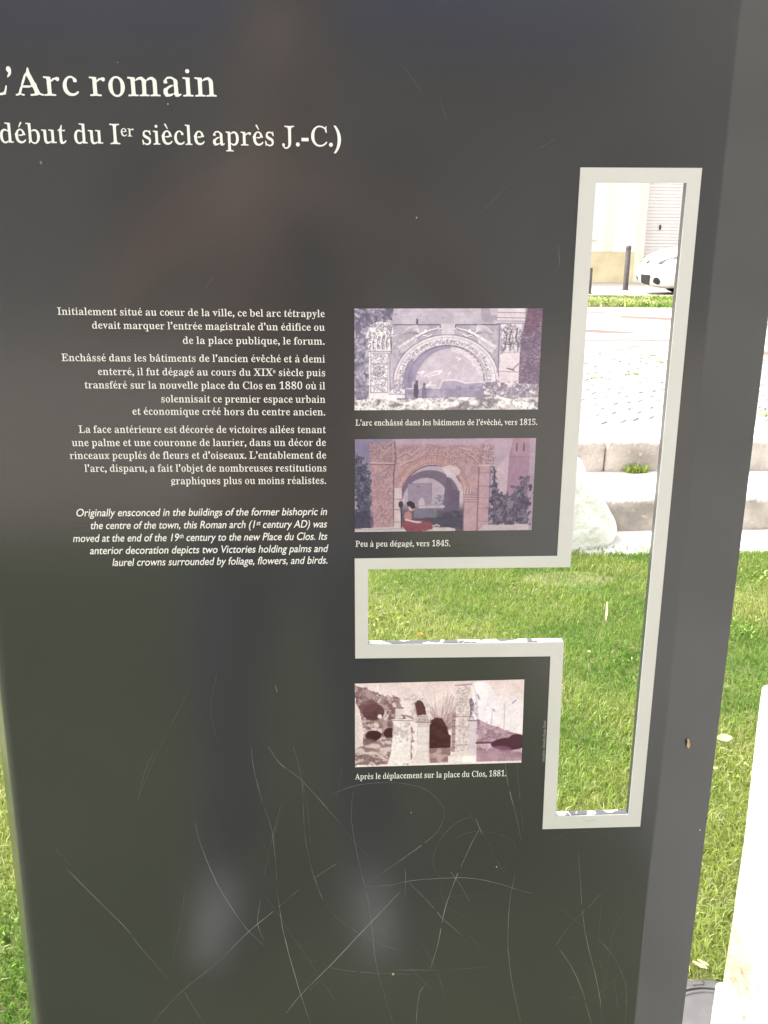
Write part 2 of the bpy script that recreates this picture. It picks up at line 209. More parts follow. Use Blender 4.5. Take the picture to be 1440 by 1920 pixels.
q542;383,417 414,431 436,455 462,472 465,466 468,433 455,389 453,83 454,-92 456,-138 473,-167 485,-170 517,-173 533,-177 532,-212 482,-212 438,-208 349,-208 304,-215 254,-213 254,-177 309,-167 328,-167 342,-163 353,-153 356,-125 355,-40 352,1 333,44 316,17 293,2 267,-8 239,-12 211,-10 191,-6 156,8 126,28 100,54 89,69 72,104 59,144 54,190 53,242 60,294 85,363 111,402 125,419 161,451 181,463 203,473 227,480 253,483 281,481 309,474 335,461 360,442;288,428 267,431 250,430 233,426 219,419 204,408 189,391 176,369 159,310 152,232 156,161 161,131 170,105 182,84 196,67 212,56 229,49 247,47 266,49 282,53 306,64 318,63 345,71 354,83 356,98 355,360 347,392 323,410 305,421
r428;347,453 372,451 390,444 397,439 402,433 407,416 405,397 399,376 394,367 385,356 369,353 355,353 348,355 331,372 306,391 295,392 281,388 246,356 211,341 201,324 199,287 198,82 202,54 214,44 228,40 266,36 300,30 300,-6 250,-8 205,-1 116,-1 72,-5 23,-4 21,29 46,36 71,35 92,45 102,69 100,277 101,319 104,360 99,403 91,416 72,427 62,425 24,432 26,467 68,469 105,463 143,462 180,458 201,446 197,418 216,373 236,413 252,425 291,433 326,448
s429;182,480 224,479 266,474 330,452 334,463 333,471 340,479 360,472 351,439 362,402 369,366 367,326 336,324 313,385 294,414 263,424 235,430 201,431 176,423 162,412 157,405 149,386 147,364 153,343 175,318 255,274 294,255 335,224 344,214 355,190 365,141 367,115 366,91 360,69 350,48 338,30 321,13 301,-2 278,-12 253,-19 225,-22 207,-22 188,-19 149,-7 121,13 98,23 89,14 86,-7 78,-16 58,-8 65,30 54,72 47,114 50,160 83,162 112,71 126,55 178,36 193,32 209,30 245,34 254,37 272,48 285,64 290,74 295,106 290,126 280,144 262,161 242,174 149,221 118,242 97,263 82,288 77,314 76,349 78,370 83,390 101,429 115,446 134,461 156,472
t340;193,630 206,622 214,589 208,546 198,504 201,448 246,461 278,466 309,462 309,415 278,411 246,416 202,428 193,373 196,123 201,77 215,61 234,56 250,61 272,75 290,98 304,119 339,100 329,74 318,53 288,23 256,3 222,-10 184,-14 161,-13 141,-8 127,4 118,33 104,53 99,67 96,85 95,371 89,432 36,421 48,439 64,468 103,485 132,513 171,602
u558;11,432 13,466 56,468 95,463 133,462 172,458 195,446 187,418 190,109 194,86 207,67 224,56 244,52 280,61 311,72 335,74 362,90 362,385 355,411 345,420 331,424 305,426 276,432 277,467 322,469 362,463 402,462 442,458 465,445 457,421 460,380 459,132 456,88 462,64 472,55 488,53 516,56 525,55 542,50 540,15 502,12 465,13 425,10 379,17 359,3 344,-10 359,22 341,62 323,29 309,18 278,3 245,-5 229,-11 195,-15 169,-12 148,-3 137,18 115,39 106,53 98,70 91,116 90,384 83,408 63,424 28,427
v456;-9,432 -6,464 37,461 79,444 120,459 161,463 203,470 250,468 251,432 219,427 195,430 179,422 185,374 243,216 275,172 284,223 296,263 339,379 356,417 347,423 296,432 297,468 341,468 378,453 416,460 444,452 455,438 446,428 420,421 404,409 399,384 334,209 315,173 277,144 261,107 248,25 231,-4 219,-4 201,27 185,112 166,151 103,309 84,348 53,381 34,420 4,427
x475;1,433 4,464 47,464 88,450 128,440 169,459 210,468 257,468 258,432 237,427 205,428 191,417 191,401 220,355 241,327 273,304 290,338 311,366 335,391 350,420 339,427 318,427 292,432 293,468 340,469 381,461 422,467 467,466 469,436 412,414 393,400 380,376 356,339 325,307 273,275 301,227 348,154 390,78 427,50 445,40 481,28 477,-2 434,0 394,14 353,22 312,3 272,-7 225,-6 225,30 258,34 270,30 291,38 289,76 240,145 205,172 185,131 160,96 132,63 124,51 123,39 134,33 145,35 182,29 181,-6 133,-7 91,2 49,-4 5,-2 2,26 59,50 78,64 109,118 132,148 159,175 204,202 176,251 128,327 109,368 76,400 58,411 27,423 15,426
0559;246,720 281,723 314,720 344,712 370,701 393,685 413,668 430,649 446,627 470,575 479,546 492,477 496,439 499,358 496,277 492,239 479,171 470,141 446,89 430,66 413,46 393,28 370,14 343,1 313,-6 280,-9 245,-6 214,2 164,30 144,47 127,67 112,90 99,115 88,141 72,204 66,239 61,317 61,401 66,479 72,513 88,575 99,602 112,626 127,649 144,667 164,684 187,699 214,712;281,660 259,658 239,650 219,636 203,613 189,584 172,510 167,463 163,358 172,206 189,131 203,101 219,79 239,64 258,56 280,54 302,56 322,64 340,79 357,101 370,131 387,207 395,323 395,393 387,509 379,549 370,584 357,613 340,636 322,650 302,658
1559;266,718 341,718 376,716 357,674 371,631 357,587 354,543 354,150 358,104 380,65 388,59 429,56 470,56 509,52 509,1 469,-2 427,-3 386,1 221,1 180,-2 138,-2 98,1 98,52 138,56 198,56 215,58 223,62 248,102 253,147 253,533 251,576 233,630 204,596 157,549 132,532 110,524 100,524 86,530 83,537 77,541 66,540 51,554 51,583 84,593 127,616 196,669
2559;259,725 302,720 338,709 369,692 415,660 432,643 446,626 456,605 462,584 463,546 460,522 454,499 437,459 410,411 384,374 303,283 188,168 121,106 169,98 364,96 403,100 428,113 435,126 451,187 460,202 484,191 509,206 510,168 505,126 509,84 505,42 491,17 465,27 379,14 207,13 164,15 121,25 78,24 50,15 39,34 35,69 38,102 78,119 95,161 121,193 266,343 308,399 330,434 346,471 357,511 361,553 360,577 355,599 337,632 324,644 299,656 285,660 259,662 240,661 222,658 205,651 189,641 175,627 162,606 155,582 152,554 152,522 154,504 146,498 106,498 90,504 75,514 67,528 68,546 66,559 61,572 60,600 67,621 89,653 126,682 181,711 204,718 231,723
3559;216,722 257,724 298,720 333,709 364,693 411,660 429,644 444,627 454,609 461,586 463,561 461,539 457,518 449,499 440,483 412,447 378,413 355,403 316,379 348,365 372,358 394,346 433,317 464,284 479,258 484,243 487,226 487,184 481,146 476,130 452,88 419,54 390,33 359,17 296,-2 264,-8 187,-4 164,0 123,13 91,30 68,48 51,69 46,78 40,100 40,147 44,159 55,167 68,169 83,162 92,161 102,176 107,163 111,140 117,119 127,101 141,86 158,75 194,63 215,59 262,60 287,65 311,73 324,79 336,87 348,98 368,125 375,143 380,162 384,207 381,233 374,255 360,277 343,293 324,307 282,327 259,336 233,339 173,338 145,341 145,397 175,400 233,401 256,403 291,425 323,454 337,472 349,494 357,520 359,547 355,591 337,626 324,639 311,649 282,659 268,662 238,661 214,657 191,647 180,638 162,614 150,544 149,529 145,537 125,538 108,536 88,528 70,531 59,540 54,555 58,571 58,597 60,613 66,627 75,641 88,654 149,697 179,711
4559;13,247 33,284 229,608 253,642 292,668 299,711 332,714 366,714 401,709 420,698 408,672 409,630 414,588 413,294 420,236 471,247 505,250 536,248 536,190 505,188 471,191 420,202 412,156 413,124 418,106 427,89 431,73 442,63 530,52 528,3 487,0 443,4 356,0 268,0 224,-2 182,2 181,52 284,63 295,73 299,89 308,106 313,124 314,156 306,202 250,190 211,187 132,186 92,189 53,200 20,193 15,216;299,627 286,595 285,586 106,288 80,251 249,252 292,250 310,292 314,333 317,537 316,578
5559;71,375 66,411 82,584 84,627 91,670 104,701 134,709 176,703 344,701 386,698 428,689 455,699 467,677 470,641 467,605 472,568 471,536 446,551 425,541 411,567 401,607 375,617 199,616 150,611 147,530 140,456 138,417 155,424 225,429 295,428 333,417 368,402 397,384 423,364 443,342 460,317 472,289 478,257 481,220 480,197 474,156 462,122 454,108 433,80 396,44 367,25 351,17 298,-2 263,-8 166,-1 145,5 111,21 85,39 75,48 67,58 55,79 52,89 49,111 50,122 58,152 67,157 81,151 91,149 98,152 112,171 114,168 127,110 134,98 162,74 186,63 230,59 256,60 282,65 319,82 331,91 352,116 362,132 369,151 374,172 378,220 376,251 369,280 359,304 344,324 327,340 306,351 286,359 265,364 242,367 176,365 153,368 128,379 118,380 110,373 106,364 90,377
6559;302,724 330,725 354,722 377,715 412,696 426,690 449,677 467,664 480,649 486,633 488,614 485,598 485,573 475,566 444,570 410,565 404,555 401,567 398,599 385,634 370,652 350,660 321,664 298,661 278,654 257,642 237,625 219,601 202,571 189,536 178,496 171,451 173,426 184,398 212,416 239,429 269,436 304,438 358,430 388,418 413,404 435,388 456,370 472,348 484,324 493,296 499,265 501,231 500,193 494,158 484,125 471,95 453,69 431,45 405,24 373,8 336,-5 293,-9 264,-7 238,0 213,9 190,21 151,53 133,72 119,93 105,118 84,176 76,209 71,247 67,308 69,360 58,393 76,451 81,480 95,533 104,557 126,603 153,642 187,675 206,690 250,712 275,719;287,376 265,373 231,361 204,354 178,351 164,337 166,274 171,225 179,181 191,144 206,115 223,91 241,74 260,63 278,57 296,55 325,60 339,66 354,76 368,90 379,108 389,131 400,187 402,221 400,254 396,282 389,308 379,329 366,347 350,359 335,367 319,373
7559;52,512 47,546 48,630 52,672 64,698 92,688 136,698 179,701 396,703 439,709 483,692 512,700 521,690 526,665 263,41 246,6 208,10 179,9 188,38 221,120 396,524 415,564 441,612 387,618 145,618 126,610 114,593 106,529 98,511 74,524
8559;252,724 285,725 325,721 360,711 390,698 415,681 435,664 452,644 464,623 473,601 479,575 479,528 475,510 469,494 450,466 405,419 385,403 360,387 391,359 441,320 460,302 487,267 502,230 506,210 508,189 505,156 499,127 488,101 472,77 452,56 426,35 396,16 360,0 319,-9 273,-12 241,-10 211,-5 185,3 141,26 123,38 106,52 82,80 64,111 57,128 53,145 50,182 55,224 72,259 84,275 115,309 155,343 181,361 161,386 128,419 102,452 92,468 79,503 76,522 76,558 81,591 93,621 111,648 138,673 154,685 195,709 222,718;263,664 249,661 222,650 208,639 196,627 186,611 175,576 173,554 174,532 178,511 186,492 197,476 210,463 226,453 246,447 273,433 303,409 362,469 379,496 386,529 389,563 383,589 375,611 360,631 334,652 312,660;243,333 191,282 168,257 158,239 147,200 145,178 147,154 153,131 162,110 175,93 189,79 206,66 223,58 240,53 258,50 298,50 333,59 348,66 366,77 380,91 392,107 402,127 408,149 411,172 410,194 404,215 396,234 383,251 368,266 349,279 327,290 299,296 275,310
9559;236,721 264,723 293,722 319,716 344,707 367,696 388,681 407,664 424,646 440,624 454,600 475,543 488,472 491,432 491,410 484,348 486,306 484,266 473,210 456,160 435,115 422,94 392,58 375,41 356,27 310,4 285,-3 257,-8 227,-10 183,-6 147,3 119,16 108,24 89,42 77,61 71,86 67,112 76,123 95,129 110,138 106,148 123,125 140,95 151,81 179,62 213,54 232,53 280,63 324,94 359,152 383,236 387,272 387,307 373,344 367,330 356,318 301,287 269,280 231,281 199,287 171,296 146,309 124,325 105,343 88,363 75,387 66,415 60,447 58,482 61,533 73,579 80,600 102,636 115,653 148,683 188,706 211,715;270,658 254,657 221,647 207,636 193,621 180,602 170,578 163,552 159,521 157,487 162,433 179,390 206,362 238,348 274,346 299,352 343,374 385,390 396,409 393,463 387,507 379,546 368,579 355,605 339,625 323,640 306,651 288,656
.219;86,119 109,123 132,119 152,109 167,94 177,74 181,51 177,28 167,8 152,-7 132,-17 109,-21 86,-17 66,-7 51,8 41,28 37,51 41,74 51,94 66,109
,219;82,132 105,135 133,130 157,115 174,91 185,61 188,26 183,-12 168,-49 143,-83 108,-110 47,-136 47,-94 67,-75 77,-57 84,-35 86,-13 84,0 75,2 58,11 45,26 37,44 34,66 37,88 47,108 63,122
’219;83,700 106,703 134,697 156,681 172,658 182,630 185,598 180,553 165,513 140,479 105,452 47,427 47,469 70,492 80,510 86,528 88,548 87,562 77,564 59,575 45,590 37,609 34,630 37,655 47,676 63,691
-323;28,162 28,279 295,279 295,162
(323;182,624 252,706 333,706 269,608 230,523 201,433 185,336 179,232 185,128 201,31 230,-59 269,-144 333,-242 252,-242 182,-160 128,-70 87,27 61,129 52,232 61,335 87,437 128,534
)323;54,608 -10,706 71,706 141,624 195,534 236,437 262,335 271,232 262,129 236,27 195,-70 141,-160 71,-242 -10,-242 54,-144 93,-59 122,31 138,128 144,232 138,336 122,433 93,523
:219;86,466 109,470 132,466 152,456 167,441 177,421 181,398 177,375 167,355 152,340 132,330 109,326 86,330 66,340 51,355 41,375 37,398 41,421 51,441 66,456;86,119 109,123 132,119 152,109 167,94 177,74 181,51 177,28 167,8 152,-7 132,-17 109,-21 86,-17 66,-7 51,8 41,28 37,51 41,74 51,94 66,109
y447;-12,432 -9,464 34,463 76,447 117,459 158,463 200,470 247,468 247,431 222,426 209,426 197,430 174,416 184,368 244,210 276,165 287,221 330,347 347,388 352,414 348,423 340,426 296,432 297,467 338,467 374,451 410,459 437,453 448,436 434,427 419,424 403,412 399,385 392,359 335,203 316,165 278,135 264,95 255,10 248,-31 235,-71 220,-110 199,-147 189,-161 177,-173 150,-184 134,-180 123,-179 103,-185 67,-186 46,-182 28,-171 14,-157 7,-138 6,-126 12,-110 24,-102 39,-86 53,-83 72,-83 89,-94 94,-106 99,-139 106,-146 114,-147 128,-145 146,-129 173,-90 192,-43 204,-7 193,79 184,122 163,160 146,199 84,359 67,399 46,415 28,423 6,429"""
FONT_SANS = """O823;286,679 411,697 537,679 641,627 719,550 767,452 784,341 768,232 720,135 642,56 538,4 409,-15 284,4 181,56 104,134 56,232 39,341 56,452 105,549 183,627;496,583 411,595 327,583 256,548 200,494 165,424 152,341 165,259 200,189 256,135 327,100 411,87 496,100 567,135 623,189 658,259 671,341 658,424 623,494 567,548
D750;70,-6 70,688 341,688 477,668 581,613 654,534 696,440 710,341 694,236 646,142 570,65 468,13 342,-6;325,588 180,588 180,94 330,94 442,112 518,157 566,219 590,284 597,341 587,418 555,486 502,539 426,575
A667;-9,-6 289,692 366,692 676,-6 563,-6 472,195 190,195 104,-6;326,521 233,295 427,295
I250;70,-6 70,688 180,688 180,-6
R604;71,-6 71,688 249,688 327,679 391,654 439,613 469,558 479,491 474,445 459,404 435,369 402,340 370,323 398,301 429,268 458,230 486,187 532,112 616,-6 484,-6 392,137 344,206 305,251 272,276 244,287 216,290 181,290 181,-6;238,592 181,592 181,390 238,390 291,396 327,412 350,435 363,463 366,495 361,528 347,555 323,575 287,588
P510;64,-6 64,688 283,688 364,678 427,649 472,605 498,550 506,486 497,423 469,369 422,326 356,299 270,289 174,289 174,-6;283,588 174,588 174,389 279,389 318,393 350,406 373,427 388,455 393,490 390,518 379,545 359,567 327,582
V604;291,-12 -9,688 102,688 303,218 503,688 613,688 319,-12
C708;298,679 422,697 465,695 509,688 555,677 605,661 662,639 662,520 604,551 558,571 512,584 467,592 421,595 335,582 261,547 205,493 168,423 155,340 168,256 204,186 260,133 335,99 425,87 471,90 518,100 566,115 613,136 669,168 669,47 624,26 580,9 531,-4 477,-12 416,-15 277,7 172,65 99,146 56,239 42,331 60,450 112,551 193,629
a427;146,462 184,464 237,458 284,441 321,410 345,367 353,310 353,79 355,66 357,64 364,62 369,63 385,70 417,92 417,23 392,7 374,-3 357,-10 342,-14 325,-15 303,-13 284,-7 269,3 258,17 254,28 237,15 212,2 187,-8 161,-13 136,-15 97,-9 65,8 41,34 25,65 20,101 29,150 55,186 91,213 133,232 177,249 252,275 252,295 249,323 240,343 226,357 205,365 177,368 149,365 120,357 93,343 66,323 29,285 29,400 54,424 81,442 112,454;216,201 252,213 252,94 240,83 225,73 210,66 195,62 180,60 161,63 145,70 133,82 125,98 122,117 129,143 148,165 178,184
b500;53,21 53,688 154,688 154,428 169,437 193,449 219,457 245,462 272,464 337,453 393,421 435,372 462,308 472,234 461,149 430,79 379,28 310,-4 226,-15 190,-13 153,-9 118,-2 86,8;173,345 154,329 154,94 166,90 238,81 281,88 317,107 345,136 363,175 369,221 363,272 347,314 322,346 290,365 250,372 230,371 211,366 193,358
c438;186,453 263,464 293,463 320,458 345,452 370,443 399,431 399,321 361,344 336,357 313,364 291,369 269,370 226,363 190,344 162,314 144,273 138,224 145,175 164,135 194,106 235,87 284,81 306,82 328,86 351,92 375,100 409,114 409,13 384,3 358,-4 329,-10 299,-14 269,-15 192,-4 127,27 78,76 46,140 35,216 45,300 75,368 122,420
d510;356,448 356,688 457,688 457,-6 262,-6 186,5 124,36 77,87 48,154 38,235 49,310 80,373 129,422 193,453 268,464 323,458 343,453;343,362 312,370 279,372 233,365 195,345 166,314 148,273 141,222 145,176 159,137 183,107 220,88 272,81 356,81 356,357
e479;180,453 251,464 319,454 375,424 417,373 443,302 453,205 138,205 148,165 169,129 198,103 235,87 281,82 312,84 343,91 374,102 404,117 444,141 444,41 409,19 376,4 341,-7 302,-13 259,-15 180,-2 118,35 72,89 44,156 35,230 45,308 74,372 120,422;253,375 217,370 188,357 165,336 148,306 140,276 351,276 346,306 333,335 313,357 286,370
f250;214,696 253,697 302,687 302,586 279,595 256,597 220,592 195,579 179,558 170,529 167,492 167,455 248,455 248,363 167,363 167,-6 66,-6 66,363 3,363 3,455 66,455 66,482 69,530 76,570 88,602 104,629 125,652 150,673 180,688
g427;168,448 236,455 427,455 427,374 343,374 352,364 366,344 375,325 380,304 382,282 380,258 373,234 363,212 351,193 338,177 295,147 245,133 200,125 169,114 159,96 163,86 177,75 204,65 242,54 290,44 342,29 380,7 406,-20 421,-52 425,-87 415,-138 387,-180 342,-211 281,-230 207,-236 138,-229 79,-210 34,-180 4,-141 -6,-94 -2,-56 12,-24 36,2 69,22 100,32 79,48 70,61 64,74 62,87 66,106 76,123 92,137 113,149 133,155 133,149 117,157 100,167 84,179 71,192 59,207 50,222 43,238 38,255 35,274 34,294 43,349 70,394 112,427;183,362 209,366 234,362 257,352 274,336 286,316 290,293 286,267 275,246 258,229 236,219 210,215 182,219 158,229 141,245 130,266 126,291 130,314 142,335 160,351;222,-30 186,-28 154,-31 127,-40 107,-53 94,-70 90,-90 95,-112 109,-129 132,-142 166,-150 209,-153 251,-150 284,-142 308,-130 322,-114 327,-94 318,-68 294,-49 260,-37
h500;55,-6 55,688 156,688 156,396 149,396 170,418 196,438 225,452 255,461 286,464 338,457 382,434 416,396 437,343 445,275 445,-6 344,-6 344,278 340,313 329,342 312,363 290,376 262,381 241,379 220,372 200,360 178,342 156,320 156,-6
i219;59,-6 59,455 160,455 160,-6;91,641 110,644 129,641 145,633 158,620 166,604 169,585 166,566 158,550 145,537 129,529 110,526 91,529 75,537 62,550 54,566 51,585 54,604 62,620 75,633
j219;55,-66 55,455 156,455 156,-59 152,-112 141,-154 123,-187 97,-214 60,-238 -16,-163 13,-147 30,-133 43,-115 52,-92;87,641 106,644 125,641 141,633 154,620 162,604 165,585 162,566 154,550 141,537 125,529 106,526 87,529 71,537 58,550 50,566 47,585 50,604 58,620 71,633
k479;56,-6 56,688 157,688 157,-6;147,229 351,455 473,455 276,229 515,-6 377,-6
l219;59,-6 59,688 160,688 160,-6
m771;525,460 563,464 615,456 659,431 691,393 711,342 718,282 718,-6 617,-6 617,278 612,313 600,341 581,361 557,373 530,377 513,375 494,367 474,356 454,340 436,323 436,-6 335,-6 335,279 331,316 320,344 304,363 283,373 260,377 236,375 214,370 194,360 174,344 154,324 154,-6 53,-6 53,455 154,455 154,404 171,419 199,439 226,453 252,461 279,464 313,461 345,450 373,433 398,410 414,386 433,407 461,429 491,448
n500;255,461 286,464 336,457 380,435 415,397 437,345 445,277 445,-6 344,-6 344,278 340,313 329,342 312,363 290,376 262,381 241,379 220,372 200,360 178,342 156,320 156,-6 55,-6 55,455 156,455 156,396 149,396 170,418 196,438 225,452
o552;195,452 273,464 354,453 423,421 476,371 510,306 522,229 510,148 477,80 424,29 355,-4 273,-15 194,-3 126,30 75,82 42,149 30,229 42,304 76,369 128,420;272,372 227,365 188,345 159,315 140,276 133,229 140,178 158,136 188,104 226,84 272,77 322,84 363,103 393,134 412,176 419,228 412,275 392,315 361,345 320,365
p500;51,-236 51,455 211,455 302,445 374,417 427,369 459,303 470,221 459,143 427,78 377,28 313,-4 236,-15 201,-12 182,-8 152,2 152,-236;227,363 152,363 152,95 181,84 197,80 230,77 275,84 313,104 342,135 360,175 367,222 361,271 344,311 317,339 278,357
r396;263,460 290,464 313,462 335,455 357,445 379,430 405,407 351,320 329,339 312,351 280,365 267,367 235,360 206,342 184,314 169,277 164,235 164,-6 63,-6 63,455 164,455 164,352 157,352 182,392 209,424 236,446
s385;141,458 192,464 218,463 244,458 271,451 299,440 330,425 330,322 292,345 264,358 238,367 215,372 194,374 175,372 160,367 150,360 143,350 141,339 144,329 155,316 175,300 206,279 247,254 287,226 316,201 336,176 347,151 351,123 344,77 322,39 289,10 247,-9 197,-15 165,-14 134,-9 103,-1 72,11 35,28 35,139 78,112 110,95 139,84 166,77 188,75 207,78 224,84 237,93 245,105 248,119 228,150 177,183 114,221 61,270 38,335 45,380 66,416 98,442
t333;-6,382 173,556 173,455 315,455 315,363 173,363 173,139 177,114 187,96 200,85 216,79 231,77 250,78 268,82 288,88 308,97 338,114 338,17 314,6 291,-3 267,-9 244,-13 224,-15 170,-8 127,12 96,44 78,85 72,132 72,363 -6,363
u500;54,170 54,455 155,455 155,164 159,131 169,105 186,87 210,75 241,71 263,74 285,81 306,93 325,110 342,130 342,455 443,455 443,-6 342,-6 342,43 328,30 301,11 272,-3 243,-12 215,-15 162,-7 117,16 83,54 62,106
v438;202,-15 -6,455 104,455 221,188 335,455 443,455 240,-15
w719;196,-15 -9,455 99,455 213,192 323,455 397,455 507,192 620,455 728,455 525,-15 489,-15 360,290 232,-15
x500;181,228 -13,455 115,455 245,304 370,455 500,455 310,228 513,-6 383,-6 245,152 115,-6 -13,-6
y438;167,96 -10,455 105,455 222,210 334,455 447,455 124,-236 12,-236
0500;174,680 250,697 326,680 389,632 436,557 466,459 476,341 466,223 436,125 389,50 326,2 250,-15 174,2 111,50 64,125 34,223 24,341 34,459 64,557 111,632;211,581 250,592 289,581 321,550 345,499 361,428 366,341 361,254 345,183 321,132 289,101 250,90 211,101 179,132 155,183 139,254 134,341 139,428 155,499 179,550
1500;196,-6 196,688 306,688 306,-6
2500;175,694 209,697 280,687 339,657 384,611 413,550 423,478 415,411 392,344 350,271 290,188 218,99 472,99 472,-6 28,-6 28,9 128,132 179,198 226,262 266,324 283,355 296,382 306,408 311,436 313,467 307,507 292,541 268,567 238,583 202,589 174,586 145,577 115,561 85,535 42,487 42,629 77,655 110,673 143,687
3500;182,696 212,697 281,689 339,665 382,626 410,575 419,513 416,470 406,434 388,403 363,377 338,361 366,347 395,318 415,282 426,241 430,198 420,128 389,69 343,24 281,-5 209,-15 180,-13 150,-8 121,0 91,11 58,26 58,147 98,122 128,108 157,98 187,92 216,90 251,95 280,108 302,130 315,158 320,193 314,229 298,260 270,283 231,298 174,301 174,402 227,407 264,419 289,438 304,464 309,496 304,529 289,555 266,575 235,588 197,592 176,591 155,588 133,583 75,560 75,666 103,678 129,687
4500;5,271 353,697 404,697 404,318 477,318 477,218 404,218 404,-6 294,-6 294,218 5,218;294,500 301,500 155,318 294,318
5500;95,320 95,688 410,688 410,588 196,588 196,429 276,422 347,393 400,345 433,282 444,209 433,136 402,74 353,26 290,-4 215,-15 180,-13 147,-9 115,0 82,12 44,29 44,145 82,121 111,108 141,98 170,92 199,90 242,96 279,113 308,139 327,171 334,207 324,254 295,293 248,320 183,331
6500;216,619 318,699 385,615 324,573 273,527 230,475 196,420 178,378 201,388 223,394 247,398 274,400 338,390 392,361 434,317 461,261 471,195 460,129 431,72 385,26 329,-4 264,-15 189,-3 126,30 79,82 48,151 38,233 50,336 84,437 140,532;231,294 212,291 193,284 173,274 152,261 147,204 159,155 185,120 219,98 258,90 292,95 321,109 342,131 356,160 361,196 356,228 341,255 318,276 289,290 254,295
7500;43,583 43,688 499,688 184,-17 86,26 335,583
8500;188,687 257,697 324,687 381,659 425,615 454,559 464,493 461,461 450,428 433,397 408,368 383,348 411,329 439,299 458,264 470,226 474,184 463,120 432,65 384,22 323,-5 252,-15 180,-5 118,23 69,66 37,121 26,185 30,227 42,265 62,299 90,328 119,348 97,368 73,396 56,426 46,460 42,495 53,560 82,616 129,659;220,588 255,592 288,587 315,574 336,553 349,527 354,495 349,465 335,439 313,418 285,404 253,399 221,404 194,418 172,440 157,467 152,497 157,529 170,555 192,575;289,289 252,294 212,289 180,275 156,254 141,226 136,192 142,159 157,131 181,109 212,95 250,90 291,96 323,111 346,133 359,161 364,192 359,225 344,253 320,275
9500;172,685 244,697 317,685 379,649 426,595 456,524 467,442 454,340 416,238 357,141 281,55 186,-17 118,64 187,115 240,165 282,217 312,269 324,307 297,295 275,289 252,285 229,284 166,294 111,323 68,367 40,424 30,489 40,551 68,607 113,654;246,592 211,587 182,573 160,552 145,524 140,490 146,458 161,431 185,409 215,394 250,389 268,390 287,394 308,401 330,411 350,424 354,475 348,511 333,543 310,569 280,586
.219;88,114 109,117 130,114 148,104 162,90 172,72 175,51 172,30 162,12 148,-2 130,-12 109,-15 88,-12 70,-2 56,12 46,30 43,51 46,72 56,90 70,104
,219;84,126 105,129 131,124 153,110 169,88 179,60 182,26 177,-10 163,-46 139,-78 105,-105 53,-127 53,-96 72,-79 83,-59 90,-36 92,-13 90,5 77,7 61,16 50,29 42,46 40,66 43,86 52,104 66,117
(323;187,620 255,700 322,700 264,611 224,526 196,434 179,336 173,232 179,128 196,30 224,-62 264,-147 322,-236 255,-236 187,-156 133,-68 92,29 67,130 58,232 67,334 92,435 133,532
)323;59,611 1,700 68,700 136,620 190,532 231,435 256,334 265,232 256,130 231,29 190,-68 136,-156 68,-236 1,-236 59,-147 99,-62 127,30 144,128 150,232 144,336 127,434 99,526
:219;88,461 109,464 130,461 148,451 162,437 172,419 175,398 172,377 162,359 148,345 130,335 109,332 88,335 70,345 56,359 46,377 43,398 46,419 56,437 70,451;88,114 109,117 130,114 148,104 162,90 172,72 175,51 172,30 162,12 148,-2 130,-12 109,-15 88,-12 70,-2 56,12 46,30 43,51 46,72 56,90 70,104"""
# ------------------------------------------------------------------ materials
M = {}
M['panel'] = mat('panel_enamel', srgb(60, 61, 62), 0.135, var=0.05, scale=5, bump=0.012, bscale=420, spec=0.5, rvar=0.02)
M['border'] = mat('border_paint', (0.565, 0.565, 0.535), 0.42, col2=(0.61, 0.61, 0.58), scale=14, lo=0.2, hi=0.8, detail=12)
M['sill'] = mat('chipped_white_edge', (0.10, 0.10, 0.11), 0.5, col2=(0.8, 0.8, 0.79), scale=46, lo=0.50, hi=0.53, distort=1.0, mapscale=(1, 1, 1))
M['letter'] = mat('letter_print', (0.82, 0.82, 0.79), 0.4)
M['letter_dim'] = mat('small_letter_print', (0.33, 0.33, 0.30), 0.4)
M['scratch'] = mat('scratch_light', (0.33, 0.33, 0.31), 0.5, var=0.5, scale=60)
M['scratch_faint'] = mat('scratch_faint', (0.12, 0.12, 0.115), 0.5, var=0.5, scale=60)
M['print'] = attr_mat('picture_print', 'print_color', 0.34)
M['soil'] = mat('lawn_soil', (0.13, 0.17, 0.045), 0.95, col2=(0.20, 0.19, 0.08), scale=9, bump=0.6, bscale=90)
M['grass'] = attr_mat('grass_blades', 'blade_color', 0.5, 0.25, 0.5)
M['moss'] = attr_mat('moss_leaf', 'blade_color', 0.6, 0.2, 0.15)
M['earth'] = mat('dusty_ground', (0.52, 0.46, 0.39), 0.95, var=0.15, scale=1.2, bump=0.3)
M['plaza'] = mat('pale_plaza_stone', (0.19, 0.14, 0.115), 0.9, col2=(0.50, 0.455, 0.41), scale=2.3, lo=0.39, hi=0.475, bump=0.8, bscale=25, mapscale=(0.36, 1.0, 1), distort=0.6)
M['paver'] = mat('limestone_paver', (0.39, 0.37, 0.345), 0.85, var=0.22, scale=5, bump=0.4, bscale=50)
M['joint'] = mat('paving_joint', (0.21, 0.19, 0.165), 0.95, var=0.2, scale=8)
